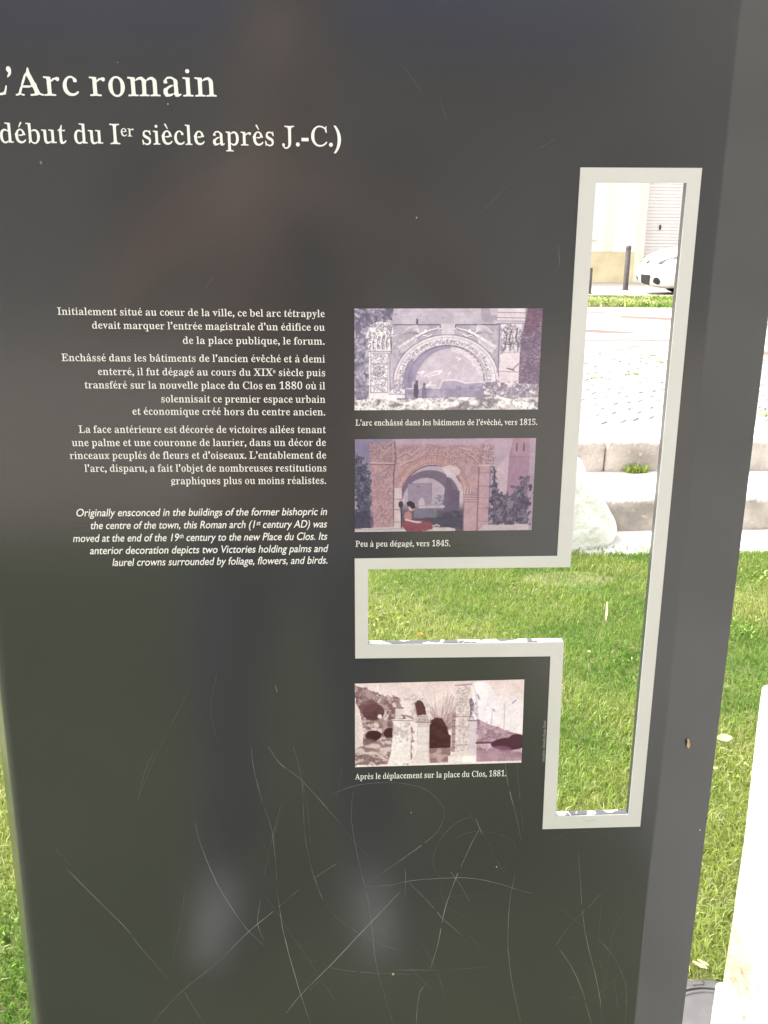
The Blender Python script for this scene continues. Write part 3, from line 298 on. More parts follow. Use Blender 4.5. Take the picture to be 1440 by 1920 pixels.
def stone(name, c, stain, sc, lo=0.42, hi=0.6, spots=(0.75, 0.72, 0.66)):
    m = mat(name, stain, 0.9, col2=c, scale=sc, lo=lo, hi=hi, bump=0.9, bscale=28)
    n = m.node_tree.nodes; l = m.node_tree.links; b = n['Principled BSDF']
    ramp = [x for x in n if x.type == 'VALTORGB'][0]
    t = n.new('ShaderNodeTexNoise'); t.inputs['Scale'].default_value = sc*7; t.inputs['Detail'].default_value = 5
    tc = [x for x in n if x.type == 'TEX_COORD'][0]; l.new(tc.outputs['Object'], t.inputs['Vector'])
    r2 = n.new('ShaderNodeValToRGB'); r2.color_ramp.elements[0].position = 0.62; r2.color_ramp.elements[1].position = 0.74
    l.new(t.outputs['Fac'], r2.inputs[0])
    mx = n.new('ShaderNodeMix'); mx.data_type = 'RGBA'; l.new(r2.outputs[0], mx.inputs[0]); l.new(ramp.outputs[0], mx.inputs[6]); mx.inputs[7].default_value = (*spots, 1)
    l.new(mx.outputs[2], b.inputs['Base Color'])
    return m
M['riser'] = stone('weathered_grey_stone', (0.60, 0.54, 0.485), (0.33, 0.29, 0.26), 4.5, 0.36, 0.60, (0.66, 0.62, 0.56))
M['tread'] = stone('pale_tread_stone', (0.72, 0.69, 0.63), (0.52, 0.46, 0.40), 3.0, 0.3, 0.45, (0.6, 0.52, 0.44))
M['rock'] = stone('white_eroded_limestone', (0.93, 0.90, 0.84), (0.84, 0.76, 0.66), 3.5, 0.22, 0.34, (0.9, 0.87, 0.82))
M['footing'] = stone('grey_footing_stone', (0.50, 0.49, 0.46), (0.38, 0.35, 0.31), 4.0, 0.32, 0.45, (0.55, 0.53, 0.5))
M['pillar'] = stone('pale_ruin_limestone', (0.74, 0.72, 0.66), (0.50, 0.40, 0.28), 3.0, 0.30, 0.44, (0.68, 0.63, 0.54))
M['wall'] = mat('cream_render', (0.88, 0.87, 0.80), 0.9, var=0.04, scale=0.7)
M['plinth'] = mat('ochre_plinth', (0.80, 0.68, 0.43), 0.9, var=0.12, scale=2.2)
M['trim'] = mat('pale_ochre_trim', (0.88, 0.83, 0.68), 0.9, var=0.05, scale=2)
M['shutter'] = mat('white_metal_slats', (0.82, 0.77, 0.74), 0.55, var=0.03, scale=3)
M['dark'] = mat('dark_metal', (0.03, 0.03, 0.03), 0.5)
M['bollard'] = mat('grey_brown_bollard_paint', (0.105, 0.092, 0.088), 0.5, var=0.15, scale=9)
M['kerb'] = mat('pinkish_kerb_stone', (0.46, 0.39, 0.34), 0.9, var=0.18, scale=4, bump=0.4)
M['asphalt'] = mat('pale_street_surface', (0.42, 0.38, 0.34), 0.95, var=0.1, scale=6)
M['car'] = mat('white_car_paint', (0.80, 0.80, 0.80), 0.25, coat=0.6)
M['car_black'] = mat('black_car_plastic', (0.012, 0.012, 0.013), 0.6)
M['car_glass'] = mat('car_window_glass', (0.02, 0.025, 0.03), 0.05, spec=0.8)
M['lamp'] = mat('headlamp_lens', (0.07, 0.07, 0.075), 0.1, spec=0.8)
M['tyre'] = mat('tyre_rubber', (0.02, 0.02, 0.02), 0.85)
M['rim'] = mat('wheel_rim', (0.45, 0.45, 0.46), 0.35, metallic=0.8)
M['lid'] = mat('grey_plastic_lid', (0.115, 0.107, 0.108), 0.6, var=0.1, scale=30, bump=0.15, bscale=300)
M['jeans'] = mat('blue_denim', (0.05, 0.06, 0.12), 0.9, var=0.2, scale=30)
M['shirt'] = mat('brown_shirt', (0.40, 0.22, 0.17), 0.9)
M['skin'] = mat('skin', (0.50, 0.30, 0.22), 0.5)
M['hair'] = mat('dark_hair', (0.03, 0.02, 0.015), 0.6)
M['shoe'] = mat('pale_grey_shoe', (0.62, 0.62, 0.64), 0.7)
M['phone'] = mat('black_phone', (0.015, 0.015, 0.015), 0.3)
M['facade'] = mat('beige_facade', (0.46, 0.44, 0.43), 0.9, var=0.1, scale=0.6)
M['awning'] = mat('dark_blue_awning', (0.03, 0.06, 0.30), 0.8)
M['pane'] = mat('window_pane', (0.03, 0.035, 0.04), 0.05, spec=0.8)
M['leaf_tan'] = mat('dry_tan_leaf', (0.55, 0.40, 0.20), 0.7, var=0.25, scale=60)
M['leaf_pale'] = mat('pale_yellow_leaf', (0.52, 0.55, 0.28), 0.7, var=0.2, scale=40)
M['petal'] = mat('orange_petal', (0.80, 0.16, 0.02), 0.6)

# ------------------------------------------------------------------ ground, lawn, steps, plaza
def sheet(name, x0, x1, y0, y1, z, m, div=1, amp=0.0):
    bm = bmesh.new()
    nx, ny = max(1, int((x1-x0)*div)), max(1, int((y1-y0)*div)) if div > 1 else 1
    if div <= 1: nx = 1
    vs = [[bm.verts.new((x0+(x1-x0)*i/nx, y0+(y1-y0)*j/ny, z)) for i in range(nx+1)] for j in range(ny+1)]
    for j in range(ny):
        for i in range(nx): bm.faces.new((vs[j][i], vs[j][i+1], vs[j+1][i+1], vs[j+1][i]))
    if amp:
        for v in bm.verts: v.co.z += amp*hash_noise(v.co, 3)
    return tag(obj(name, bm, m), kind='structure')
sheet('ground', -150, 150, -150, 150, -0.03, M['earth'])
lawn = sheet('lawn_soil', -7, 7, -3.0, 4.02, -0.004, M['soil'], 6, 0.006)
steps = empty('stone_steps', (0, YS1, 0)); tag(steps, 'two weathered grey stone steps rising from the lawn to the pale plaza', 'steps')
def part_block(name, args, m, parent, seed, **k):
    bm = rough_block(*args, seed=seed, **k)
    for v in bm.verts: v.co -= parent.location
    return obj(name, bm, m, parent, smooth=True)
def course(y0, y1, z0, z1, xs, seed, m):
    for i, (a, b) in enumerate(zip(xs, xs[1:])):
        part_block('step_block', (a+0.003, b-0.003, y0+random.uniform(-.006, .006), y1, z0, z1), m, steps, seed+i, amp=0.009, cuts=30 if b-a > 1 else 16, bevel=0.018)
# riser blocks (grey faces) and pale tread slabs behind them
course(YS1, YS1+0.17, -0.02, Z1, [-3.0, -1.3, 0.2, 1.0, 2.35, 3.9, 5.5], 10, M['riser'])
course(YS2, YS2+0.20, Z1-0.03, Z2, [-3.0, -1.9, -0.4, 0.55, 1.545, 3.0, 4.3, 6.0], 30, M['riser'])
for i, (a, b) in enumerate(zip([-3, -1.5, 0.1, 1.9, 3.2, 5.5], [-1.5, 0.1, 1.9, 3.2, 5.5, 6.2])):
    part_block('tread_slab', (a+.003, b-.003, YS1+0.012, YS2+0.02, Z1-0.05, Z1+0.006), M['tread'], steps, 50+i, amp=0.004, cuts=16, bevel=0.012)
for i, (a, b) in enumerate(zip([-3, -1.2, .3, 1.7, 3.1, 4.6], [-1.2, .3, 1.7, 3.1, 4.6, 6.0])):
    part_block('edge_slab', (a+.003, b-.003, YS2+0.015, YS2+0.42, Z2-0.05, Z2+0.008), M['tread'], steps, 70+i, amp=0.004, cuts=16, bevel=0.012)
path = empty('paved_strip', (0, 4.0, 0)); tag(path, kind='structure')
xs = [-3.0, -2.1, -1.0, 0.0, 0.8, 1.9, 2.8, 4.1, 5.2, 6.0]
for i, (a, b) in enumerate(zip(xs, xs[1:])):
    part_block('slab', (a+.003, b-.003, 4.02, YS1+0.02, -0.05, 0.008), M['tread'], path, 90+i, amp=0.004, cuts=10, bevel=0.01)
sheet('plaza', -16, 30, YS2+0.41, 17.0, Z2-0.004, M['plaza'], 2, 0.003)
pb = nbox(-16, 30, YS2+0.19, 28, -0.02, Z2-0.05); tag(obj('plaza_terrace', pb, M['joint']), kind='structure')
# pavers laid in slanting rows near the steps
pav = empty('cobbled_paving', (0, 5.3, Z2)); tag(pav, kind='structure')
pm = []
for k in range(6):
    bm = nbox(-.110, .110, -.047, .047, -.03, .0035, bevel=0.004, seg=1)
    for v in bm.verts:
        v.co += Vector((hash_noise(v.co, 40, k), hash_noise(v.co, 40, k+2), 0.5*hash_noise(v.co, 30, k+5)))*0.004
    me = bpy.data.meshes.new('paver'); bm.to_mesh(me); bm.free(); me.materials.append(M['paver']); pm.append(me)
th = math.radians(-38); cth, sth = math.cos(th), math.sin(th); n_p = 0; rest = bmesh.new(); cells = []
for i in range(-60, 90):
    for j in range(-90, 90):
        u = (i+(j*0.37+0.21*math.sin(j*5.1)) % 1.0)*0.236; v = j*0.112
        x, y = 1.6+u*cth-v*sth, 6.5+u*sth+v*cth
        if 5.45 < y < 8.9+0.25*math.sin(x*3.1) and -1.5 < x < 4.2: cells.append((x, y))
cells.sort(key=lambda c: (0 if (0.16 < c[0]/c[1] < 0.47) else 1, c[1]))
for x, y in cells:
    rz = th+random.uniform(-.03, .03); z = random.uniform(-.002, .003)
    if n_p < 290:
        obj_me('paver', random.choice(pm), pav, (x, y-5.3, z), rz); n_p += 1
    else:
        r = bmesh.ops.create_cube(rest, size=1.0)
        for q in r['verts']:
            p = Vector((q.co.x*.218, q.co.y*.094, q.co.z*.038-.0155+z)); p.rotate(Matrix.Rotation(rz, 3, 'Z')); q.co = p+Vector((x, y-5.3, 0))
if rest.verts:
    tag(obj('paver_field', rest, M['paver'], pav), kind='stuff')

# white eroded rock at the end of the steps
rk = bmesh.new(); bmesh.ops.create_icosphere(rk, subdivisions=6, radius=1.0)
for v in rk.verts:
    p = v.co.copy(); t = max(-1, min(1, p.z)); w = 0.84-0.18*t-0.10*math.sin(3.2*t+0.4)
    q = Vector((p.x*w*0.455, p.y*w*0.30, 0.21+0.32*(abs(t)**0.9)*(1 if t > 0 else -1)))
    n = hash_noise(p, 3.1, 2)*0.03+hash_noise(p, 7, 5)*0.010+hash_noise(p, 31, 8)*0.0035
    q += p.normalized()*n; v.co = q
tag(obj('eroded_rock', rk, M['rock'], smooth=True, loc=(0.985, 4.27, -0.02)), 'big white eroded limestone rock at the left end of the grey steps', 'rock')

# pavement, kerb, street and grass strip beyond the plaza
kerb = empty('street_kerb', (0, 17.0, Z2)); tag(kerb, kind='structure')
for k in range(22):
    x = -6+k*1.0
    obj('kerb_stone', nbox(x+.005, x+.995, 0.0, 0.28, -.06, .05+random.uniform(-.004, .004), bevel=.012), M['kerb'], kerb)
sheet('pavement', -16, 30, 17.28, 22.75, Z2+0.01, M['asphalt'], 2, 0.002)

# ------------------------------------------------------------------ grass
def blades(name, spots, hgt, wid, m, zf=lambda x, y: 0.0, lean=0.9, dry=0.12, seed=1, parent=None, kind='stuff'):
    rng = np.random.default_rng(seed)
    x = spots[:, 0]; y = spots[:, 1]; n = len(x)
    pn = (np.sin(x*3.1+1.7*np.sin(y*2.3))+np.sin(y*4.1+1.3*np.sin(x*3.7))+np.sin(x*9.3+y*7.1)*.6)/2.6
    pn2 = (np.sin(x*13+2*np.sin(y*11))+np.sin(y*17+2*np.sin(x*9)))/2
    h = hgt*(0.55+0.75*rng.random(n))*(1+0.22*pn+.18*pn2); w = wid*(0.7+0.6*rng.random(n))
    a = rng.random(n)*6.283+1.2*pn2; b = pn2*2.5+pn*2+rng.normal(0, 1.7, n); le = lean*(0.25+0.9*rng.random(n))
    dx, dy = np.cos(b)*le*h, np.sin(b)*le*h; wx, wy = np.cos(a)*w/2, np.sin(a)*w/2
    z0 = spots[:, 2] if spots.shape[1] > 2 else np.zeros(n)
    V = np.empty((n, 5, 3))
    V[:, 0] = np.c_[x-wx, y-wy, z0-.004]; V[:, 1] = np.c_[x+wx, y+wy, z0-.004]
    V[:, 2] = np.c_[x+wx*.8+dx*.4, y+wy*.8+dy*.4, z0+h*.6]; V[:, 3] = np.c_[x-wx*.8+dx*.4, y-wy*.8+dy*.4, z0+h*.6]
    V[:, 4] = np.c_[x+dx*1.15, y+dy*1.15, z0+h*(1-.35*le)]
    base = np.arange(n)*5
    loops = np.stack([base, base+1, base+2, base+3, base+3, base+2, base+4], 1).ravel()
    me = bpy.data.meshes.new(name); me.vertices.add(n*5); me.vertices.foreach_set('co', V.ravel())
    me.loops.add(n*7); me.loops.foreach_set('vertex_index', loops.astype(np.int32))
    me.polygons.add(n*2); st = np.stack([np.arange(n)*7, np.arange(n)*7+4], 1).ravel(); me.polygons.foreach_set('loop_start', st.astype(np.int32))
    me.update(calc_edges=True); me.validate()
    t = rng.random(n)[:, None]
    g1, g2, g3 = np.array((0.16, 0.29, 0.05)), np.array((0.36, 0.43, 0.10)), np.array((0.50, 0.48, 0.24))
    mixv = np.clip(0.45+0.62*pn[:, None]+.22*pn2[:, None]+.5*(t-.5), 0, 1)
    c = g1*(1-mixv)+g2*mixv
    dr = (rng.random(n) < dry*(1+2.6*np.clip(pn, -0.35, 1)))[:, None]; c = np.where(dr, g3*(0.8+.5*t), c)*(0.72+.56*rng.random(n)[:, None])
    C = np.ones((n, 5, 4)); C[:, :, :3] = c[:, None, :]; 
    at = me.color_attributes.new('blade_color', 'FLOAT_COLOR', 'POINT'); at.data.foreach_set('color', C.ravel())
    me.materials.append(m); me.polygons.foreach_set('use_smooth', np.ones(n*2, bool))
    o = bpy.data.objects.new(name, me); COL.objects.link(o)
    if parent: o.parent = parent
    if kind: o['kind'] = kind
    return o
def scatter(x0, x1, y0, y1, dens, seed):
    rng = np.random.default_rng(seed); n = int((x1-x0)*(y1-y0)*dens)
    return np.c_[x0+(x1-x0)*rng.random(n), y0+(y1-y0)*rng.random(n)]
near = np.concatenate([scatter(-1.3, 2.6, 1.1, 2.6, 30000, 3), scatter(-1.6, 2.8, 2.6, 4.03, 20000, 4)])
lid_c = GG(1352, 1942)
keep = (np.hypot(near[:, 0]-lid_c.x, near[:, 1]-lid_c.y) > 0.128) & ~((near[:, 0] > .65) & (near[:, 1] < 1.16) & (near[:, 0] < 1.2))
bare = np.hypot((near[:, 0]-1.05)/0.20, (near[:, 1]-3.72)/0.10)
keep &= ~((bare < 1) & (np.random.default_rng(9).random(len(near)) < 0.75))
near = near[keep]
tag(blades('lawn_grass', near, 0.027, 0.0029, M['grass'], seed=5, lean=1.0, dry=0.08), 'short bright green lawn between the dark panel and the stone steps', 'grass')
cr_ = np.random.default_rng(61); cv_ = []
for q in range(60):
    cx_, cy_ = -1.0+3.4*cr_.random(), 1.3+2.6*cr_.random()
    if abs(cx_-.9) < .35 and cy_ < 1.25: continue
    for w in range(int(30+60*cr_.random())): cv_.append((cx_+cr_.normal(0, .05), cy_+cr_.normal(0, .05), .006+.012*cr_.random()))
cv_ = np.array(cv_); cv_ = cv_[(np.hypot(cv_[:, 0]-lid_c.x, cv_[:, 1]-lid_c.y) > .14)]
tag(blades('clover_patches', cv_, 0.011, 0.0085, M['moss'], lean=1.7, dry=0.06, seed=62), 'low broad leaved clover scattered through the bright lawn', 'clover')
far = np.concatenate([scatter(-6.5, -1.6, -2.5, 4.0, 1500, 6), scatter(2.8, 6.5, -2.5, 4.0, 1500, 7), scatter(-1.6, 2.8, -2.5, 1.1, 2600, 8)])
far = far[~((far[:, 0] > .6) & (far[:, 0] < 5.0) & (far[:, 1] > -3.2) & (far[:, 1] < 1.2)) & ~((abs(far[:, 0]) < .5) & (abs(far[:, 1]-.77) < .06))]
tag(blades('lawn_grass', far, 0.038, 0.009, M['grass'], seed=15), 'thinner lawn grass beside and in front of the dark panel', 'grass')
edge = scatter(0.6, 2.8, 3.98, 4.10, 2500, 21); tag(blades('lawn_edge_grass', edge, 0.035, 0.004, M['grass'], seed=22), 'ragged lawn edge grass growing over the stone strip below the steps', 'grass')
st = scatter(-8, 16, 14.8, 17.0, 1100, 31); st = st[st[:, 1] > 14.85+0.15*np.sin(st[:, 0]*2.1)+0.08*np.sin(st[:, 0]*7)]
st = np.c_[st, np.full(len(st), Z2)]
tag(blades('verge_grass', st, 0.07, 0.022, M['moss'], seed=33, dry=0.3), 'narrow green grass verge between the plaza and the street kerb', 'grass')
mc = Vector((0, 0, 0)); d = back(1190, 884); k = YS2/d.y; mc = Vector((d.x*k, YS2-0.03, Z1))
ms = np.random.default_rng(41).normal(0, 1, (420, 2))*np.array((0.026, 0.010)); mz = np.abs(np.random.default_rng(42).normal(0, 0.016, 420))
tag(blades('moss_tuft', np.c_[mc.x+ms[:, 0], mc.y+np.minimum(ms[:, 1], 0.02), mc.z+mz], 0.022, 0.006, M['moss'], lean=1.6, dry=0, seed=44, kind=None), 'small green moss tuft growing at the foot of the upper grey step', 'plant')
bits = np.random.default_rng(51)
mt = bits.random((30, 2)); cl = []
for a, b in mt:
    c = Vector((0.9+2.2*a, 5.6+8*b**1.5, Z2+.003))
    for q in range(26): cl.append((c.x+bits.normal(0, .05), c.y+bits.normal(0, .035), c.z))
tag(blades('plaza_weeds', np.array(cl), 0.016, 0.012, M['moss'], lean=2.0, dry=0.1, seed=52), 'tiny scattered weeds and crumbs on the pale plaza paving', 'weeds')
# ------------------------------------------------------------------ pale ruin pillar on the right, access cover
pil = empty('stone_pillar', (0.9, 1.0, 0)); tag(pil, 'pale upright ruin stone standing on the grass beside the round grey lid', 'stone')
def pblock(args, seed, amp, bev):
    bm = rough_block(*args, seed=seed, amp=amp*.6, cuts=22, bevel=bev, wob=0.12)
    for v in bm.verts: v.co -= pil.location
    obj('stone_block', bm, M['pillar'], pil, smooth=True)
pblock((0.6275, 1.18, 0.76, 1.195, 0.262, 0.775), 3, 0.0045, 0.008)
pblock((0.620, 1.19, 0.75, 1.205, -0.03, 0.256), 6, 0.004, 0.008)

base = empty('added_masonry', (2.6, -1.2, 0)); tag(base, 'unseen pale stone footing and tall pier, added right of the panel to lighten its folded side', 'masonry')
for i in range(4):  # unseen footing and pier, added for their pale reflection in the right folded side
    for j in range(4):
        bm = rough_block(.76+i*1.0, 1.755+i*1.0, -3.2+j*.98, -2.225+j*.98, -.05, .05, seed=40+i*5+j, amp=.006, cuts=7)
        for v in bm.verts: v.co -= base.location
        obj('added_footing', bm, M['footing'], base, smooth=True)
for k in range(9):
    for j in range(2):
        bm = rough_block(2.7, 4.3, -3.0+j*1.42, -1.585+j*1.42, .055+k*.56, .61+k*.56, seed=80+k*3+j, amp=.007, cuts=9)
        for v in bm.verts: v.co -= base.location
        obj('added_pier', bm, M['footing'], base, smooth=True)

lid = empty('access_cover', (lid_c.x, lid_c.y, 0.0)); tag(lid, 'round grey plastic utility cover sunk in the grass at the foot of the pale pillar', 'cover')
obj('rim', lathe([(0.128, -.01), (0.128, .006), (0.125, .010), (0.104, .011), (0.1025, .005), (0.1025, -.01)], 64, cap=False), M['lid'], lid, smooth=False)
obj('cover_plate', lathe([(0.1005, -.01), (0.1005, .0085), (0.099, .0105), (0.094, .0105), (0.092, .008), (0.088, .0075), (0.02, .0085)], 64), M['lid'], lid)
obj('keyhole', nbox(-.011, .011, .109, .119, .0105, .0125, bevel=.002), M['lid'], lid)

# ------------------------------------------------------------------ information panel
XL, XR = -0.2565, 0.3085; ZB, ZT = 0.04, 1.78
panel = empty('information_panel', (0.05, D, 0)); tag(panel, 'tall dark grey information panel with white lettering, three old pictures and a cut-out window', 'sign')
LOC = Vector((0.05, D, 0))
def pobj(name, bm, m, parent=None, smooth=False):
    for v in bm.verts: v.co -= LOC
    return obj(name, bm, m, parent or panel, smooth)
OUT = [(1088, 314), (1316, 315), (1200, 1549), (1017, 1554), (1032, 1230), (666, 1234), (665, 1047), (1044.5, 1042)]
INN = [(1117, 342), (1287.5, 343), (1178, 1526), (1042, 1530), (1057, 1203), (690, 1208), (690, 1067), (1069, 1063)]
outl = [PP(*p) for p in OUT]; inn = [PP(*p) for p in INN]
TH = 0.0065
bm = bmesh.new(); prism_y(bm, [[(XL, ZB), (XR, ZB), (XR, ZT), (XL, ZT)], inn], D, D+TH)
rev = [f for f in bm.faces if abs(f.normal.y) < 0.5 and all(XL+.01 < v.co.x < XR-.01 for v in f.verts)]
sheet_o = pobj('panel_sheet', bm, M['panel'])
def wing(name, prof, t=0.003):
    """prof: plan outline (x, y) of the outer face, from the flat outward; extruded vertically with thickness"""
    bm = bmesh.new(); n = len(prof); q = []
    for i, (x, y) in enumerate(prof):
        a = prof[max(0, i-1)]; b = prof[min(n-1, i+1)]; tx, ty = b[0]-a[0], b[1]-a[1]; L = math.hypot(tx, ty)
        nx, ny = -ty/L, tx/L
        if ny < 0: nx, ny = -nx, -ny
        q.append((x+nx*t, y+ny*t))
    loop = prof+q[::-1]; zz = [ZB, ZT]
    rows = [[bm.verts.new((x, y, z)) for x, y in loop] for z in zz]
    m = len(loop)
    for i in range(m): bm.faces.new((rows[0][i], rows[0][(i+1) % m], rows[1][(i+1) % m], rows[1][i]))
    for i in range(n-1):
        for r in rows: bm.faces.new((r[i], r[i+1], r[m-2-i], r[m-1-i]))
    bmesh.ops.recalc_face_normals(bm, faces=bm.faces)
    for f in bm.faces: f.smooth = True
    for e in bm.edges:
        if e.calc_face_angle(0) > 0.6: e.smooth = False
    return pobj(name, bm, M['panel'])
def bend(x0, sgn, R, ang, w):
    P = [(x0, D)]
    for i in range(1, 13):
        a = ang*i/12; P.append((x0+sgn*R*math.sin(a), D+R*(1-math.cos(a))))
    x, y = P[-1]; P.append((x+sgn*w*math.cos(ang), y+w*math.sin(ang)))
    return P
# the folded-back sides of the sheet
PL = bend(XL, -1, 0.012, math.radians(62), 0.030)
wing('folded_side', PL)
PR = bend(XR, 1, 0.012, math.radians(17), 0.0575)
wing('folded_side', PR)
# edge flanges running back behind the folded sides
(xa, ya), (xb, yb) = PL[-1], PR[-1]
pobj('edge_flange', nbox(xb-.003, xb-.0005, yb+.0032, yb+.03, ZB, ZT), M['panel'])
pobj('ground_foot', nbox(XL+.02, XR-.02, D+.012, D+.022, -.02, ZB+.10), M['panel'])
# pale border band round the cut-out
bm = bmesh.new(); prism_y(bm, [outl, inn], D-0.0007, D-0.0001)
border = pobj('window_border', bm, M['border'])
# worn white lower edges inside the cut-out
for (a, b) in ((5, 4), (3, 2)):
    (x0, z0), (x1, z1) = inn[a], inn[b]
    bm = bmesh.new(); s = 0.0006
    vs = [bm.verts.new((x0+s, y, z0+h)) for y, h in ((D+.0002, 0.0004), (D+TH-.0002, 0.0004), (D+TH-.0002, -.0), (D+.0002, 0))]
    vt = [bm.verts.new((x1-s, y, z1+h)) for y, h in ((D+.0002, 0.0004), (D+TH-.0002, 0.0004), (D+TH-.0002, -.0), (D+.0002, 0))]
    for i in range(4): bm.faces.new((vs[i], vs[(i+1) % 4], vt[(i+1) % 4], vt[i]))
    bm.faces.new(vs[::-1]); bm.faces.new(vt); bmesh.ops.recalc_face_normals(bm, faces=bm.faces)
    pobj('worn_edge', bm, M['sill'])

# ---- lettering
def parse_font(s):
    F = {}
    for line in s.split('\n'):
        ch = line[0]; fs = line[1:].split(';'); loops = []
        for f in fs[1:]:
            if f: loops.append([tuple(map(int, p.split(','))) for p in f.split(' ')])
        F[ch] = (int(fs[0]), loops)
    return F
FS, FN = parse_font(FONT_SERIF), parse_font(FONT_SANS)
XH = {'S': max(p[1] for p in FS['x'][1][0]), 'N': max(p[1] for p in FN['x'][1][0])}
ACC = {'é': ('e', 'a'), 'è': ('e', 'g'), 'ê': ('e', 'c'), 'â': ('a', 'c'), 'à': ('a', 'g'), 'ù': ('u', 'g')}
def acc_poly(k, cx):
    if k == 'c': return [(cx-105, 535), (cx-62, 535), (cx, 632), (cx+62, 535), (cx+105, 535), (cx+32, 700), (cx-32, 700)]
    P = [(-48, 532), (-20, 532), (78, 672), (82, 700), (50, 712), (18, 690)]
    return [(cx+(x if k == 'a' else -x), y) for x, y in P]
TRI = {}
def tri(key, loops):
    if key not in TRI:
        TRI[key] = (tessellate_polygon([[Vector((x, y, 0)) for x, y in lp] for lp in loops]), [p for lp in loops for p in lp])
    return TRI[key]
def split_loops(loops):
    """group outer loops with their holes"""
    def area(l): return 0.5*sum(l[i-1][0]*l[i][1]-l[i][0]*l[i-1][1] for i in range(len(l)))
    def inside(p, l):
        c = False
        for i in range(len(l)):
            (x1, y1), (x2, y2) = l[i-1], l[i]
            if (y1 > p[1]) != (y2 > p[1]) and p[0] < (x2-x1)*(p[1]-y1)/(y2-y1)+x1: c = not c
        return c
    ls = sorted(loops, key=lambda l: -abs(area(l))); groups = []
    for l in ls:
        for g in groups:
            if inside(l[0], g[0]): g.append(l); break
        else: groups.append([l])
    return groups
def text_line(s, p0, p1, xh_px, font='S', m='letter', shear=0.0, parent=None, name='text_line', up=None):
    F = FS if font == 'S' else FN
    x = 0; items = []; sup = False; track = 0
    for ch in s:
        if ch == '^': sup = not sup; continue
        if ch == ' ': x += (235 if font == 'S' else 270); continue
        sc, dy = (0.58, 265) if sup else (1, 0)
        acc = None
        if ch in ACC: ch, acc = ACC[ch]
        if ch == 'œ':
            items.append((F['o'], 'o', x, sc, dy, 0)); x += (F['o'][0]-75)*sc
            items.append((F['e'], 'e', x, sc, dy, 0.00004)); x += F['e'][0]*sc; continue
        g = F[ch]; items.append((g, ch, x, sc, dy, 0))
        if acc:
            xs_ = [p[0] for l in g[1] for p in l]; items.append(((0, [acc_poly(acc, (min(xs_)+max(xs_))/2)]), ch+acc, x, sc, dy, 0))
        x += g[0]*sc + track
    allx = [X+p[0]*sc for g, c, X, sc, dy, e in items for l in g[1] for p in l]
    x0, x1 = min(allx), max(allx)
    a = Vector(PP(*p0)); b = Vector(PP(*p1)); d = b-a; L = d.length; ex = d/L; ez = Vector((-ex.y, ex.x))
    mid = ((p0[0]+p1[0])/2, (p0[1]+p1[1])/2)
    if abs(p1[0]-p0[0]) > abs(p1[1]-p0[1]): q = Vector(PP(mid[0], mid[1]-50)) - Vector(PP(*mid)); k = q.length/50
    else: q = Vector(PP(mid[0]-50, mid[1])) - Vector(PP(*mid)); k = q.length/50
    sy = xh_px*k/XH[font]; sx = L/(x1-x0)
    bm = bmesh.new()
    for g, c, X, sc, dy, e in items:
        for gi, grp in enumerate(split_loops(g[1])):
            tr, flat = tri((font, c, gi), grp); vs = []
            for px, py in flat:
                ux = (X+px*sc-x0)*sx + shear*(py*sc+dy)*sy; uy = (py*sc+dy)*sy
                w = a+ex*ux+ez*uy; vs.append(bm.verts.new((w.x, D-0.0003-e, w.y)))
            for t in tr:
                try: bm.faces.new([vs[i] for i in t])
                except ValueError: pass
    for f in bm.faces:
        f.normal_update()
        if f.normal.y > 0: f.normal_flip()
    o = pobj(name, bm, M[m], parent)
    print('TEXT', s[:22], 'aspect %.3f' % (sx/sy))
    return o
text_line("L’", (-23, 178), (25.5, 178.5), 36, name='title_text')
text_line("Arc romain", (30, 179), (406.5, 181), 36, name='title_text')
text_line("(", (-14, 267.5), (-3, 268), 26, name='subtitle_text')
text_line("début du I^er^ siècle après J.-C.)", (1.5, 268), (639.5, 274.5), 26, name='subtitle_text')
BODY = [("Initialement situé au cœur de la ville, ce bel arc tétrapyle", 108, 590, 609, 594.5),
 ("devait marquer l’entrée magistrale d’un édifice ou", 173.3, 616, 609, 620), ("de la place publique, le forum.", 343.3, 644.5, 608.5, 646),
 ("Enchâssé dans les bâtiments de l’ancien évêché et à demi", 115.8, 676.8, 609.4, 679.5), ("enterré, il fut dégagé au cours du XIX^e^ siècle puis", 184.2, 702.9, 609.6, 705.2),
 ("transféré sur la nouvelle place du Clos en 1880 où il", 159.3, 728, 609.7, 729.8), ("solennisait ce premier espace urbain", 302.5, 754.2, 610, 755),
 ("et économique créé hors du centre ancien.", 248.8, 777.5, 609.7, 778.7), ("La face antérieure est décorée de victoires ailées tenant", 148, 811.4, 611, 811.8),
 ("une palme et une couronne de laurier, dans un décor de", 135.2, 836.3, 611.3, 835.9), ("rinceaux peuplés de fleurs et d’oiseaux. L’entablement de", 131.3, 860.4, 611.7, 859.6),
 ("l’arc, disparu, a fait l’objet de nombreuses restitutions", 159, 884.5, 611.7, 883.7), ("graphiques plus ou moins réalistes.", 321, 907.8, 611.3, 907)]
for s, a, b, c, d in BODY: text_line(s, (a, b), (c, d), 9.5)
ITAL = [("Originally ensconced in the buildings of the former bishopric in", 142.5, 968, 612, 965.4), ("the centre of the town, this Roman arch (1^st^ century AD) was", 169, 991.8, 612, 988.7),
 ("moved at the end of the 19^th^ century to the new Place du Clos. Its", 137.2, 1016, 612.5, 1011.7), ("anterior decoration depicts two Victories holding palms and", 168.6, 1038.9, 613, 1034.6),
 ("laurel crowns surrounded by foliage, flowers, and birds.", 211, 1061, 613.8, 1056.4)]
for s, a, b, c, d in ITAL: text_line(s, (a, b), (c, d), 9.3, 'N', shear=0.2)
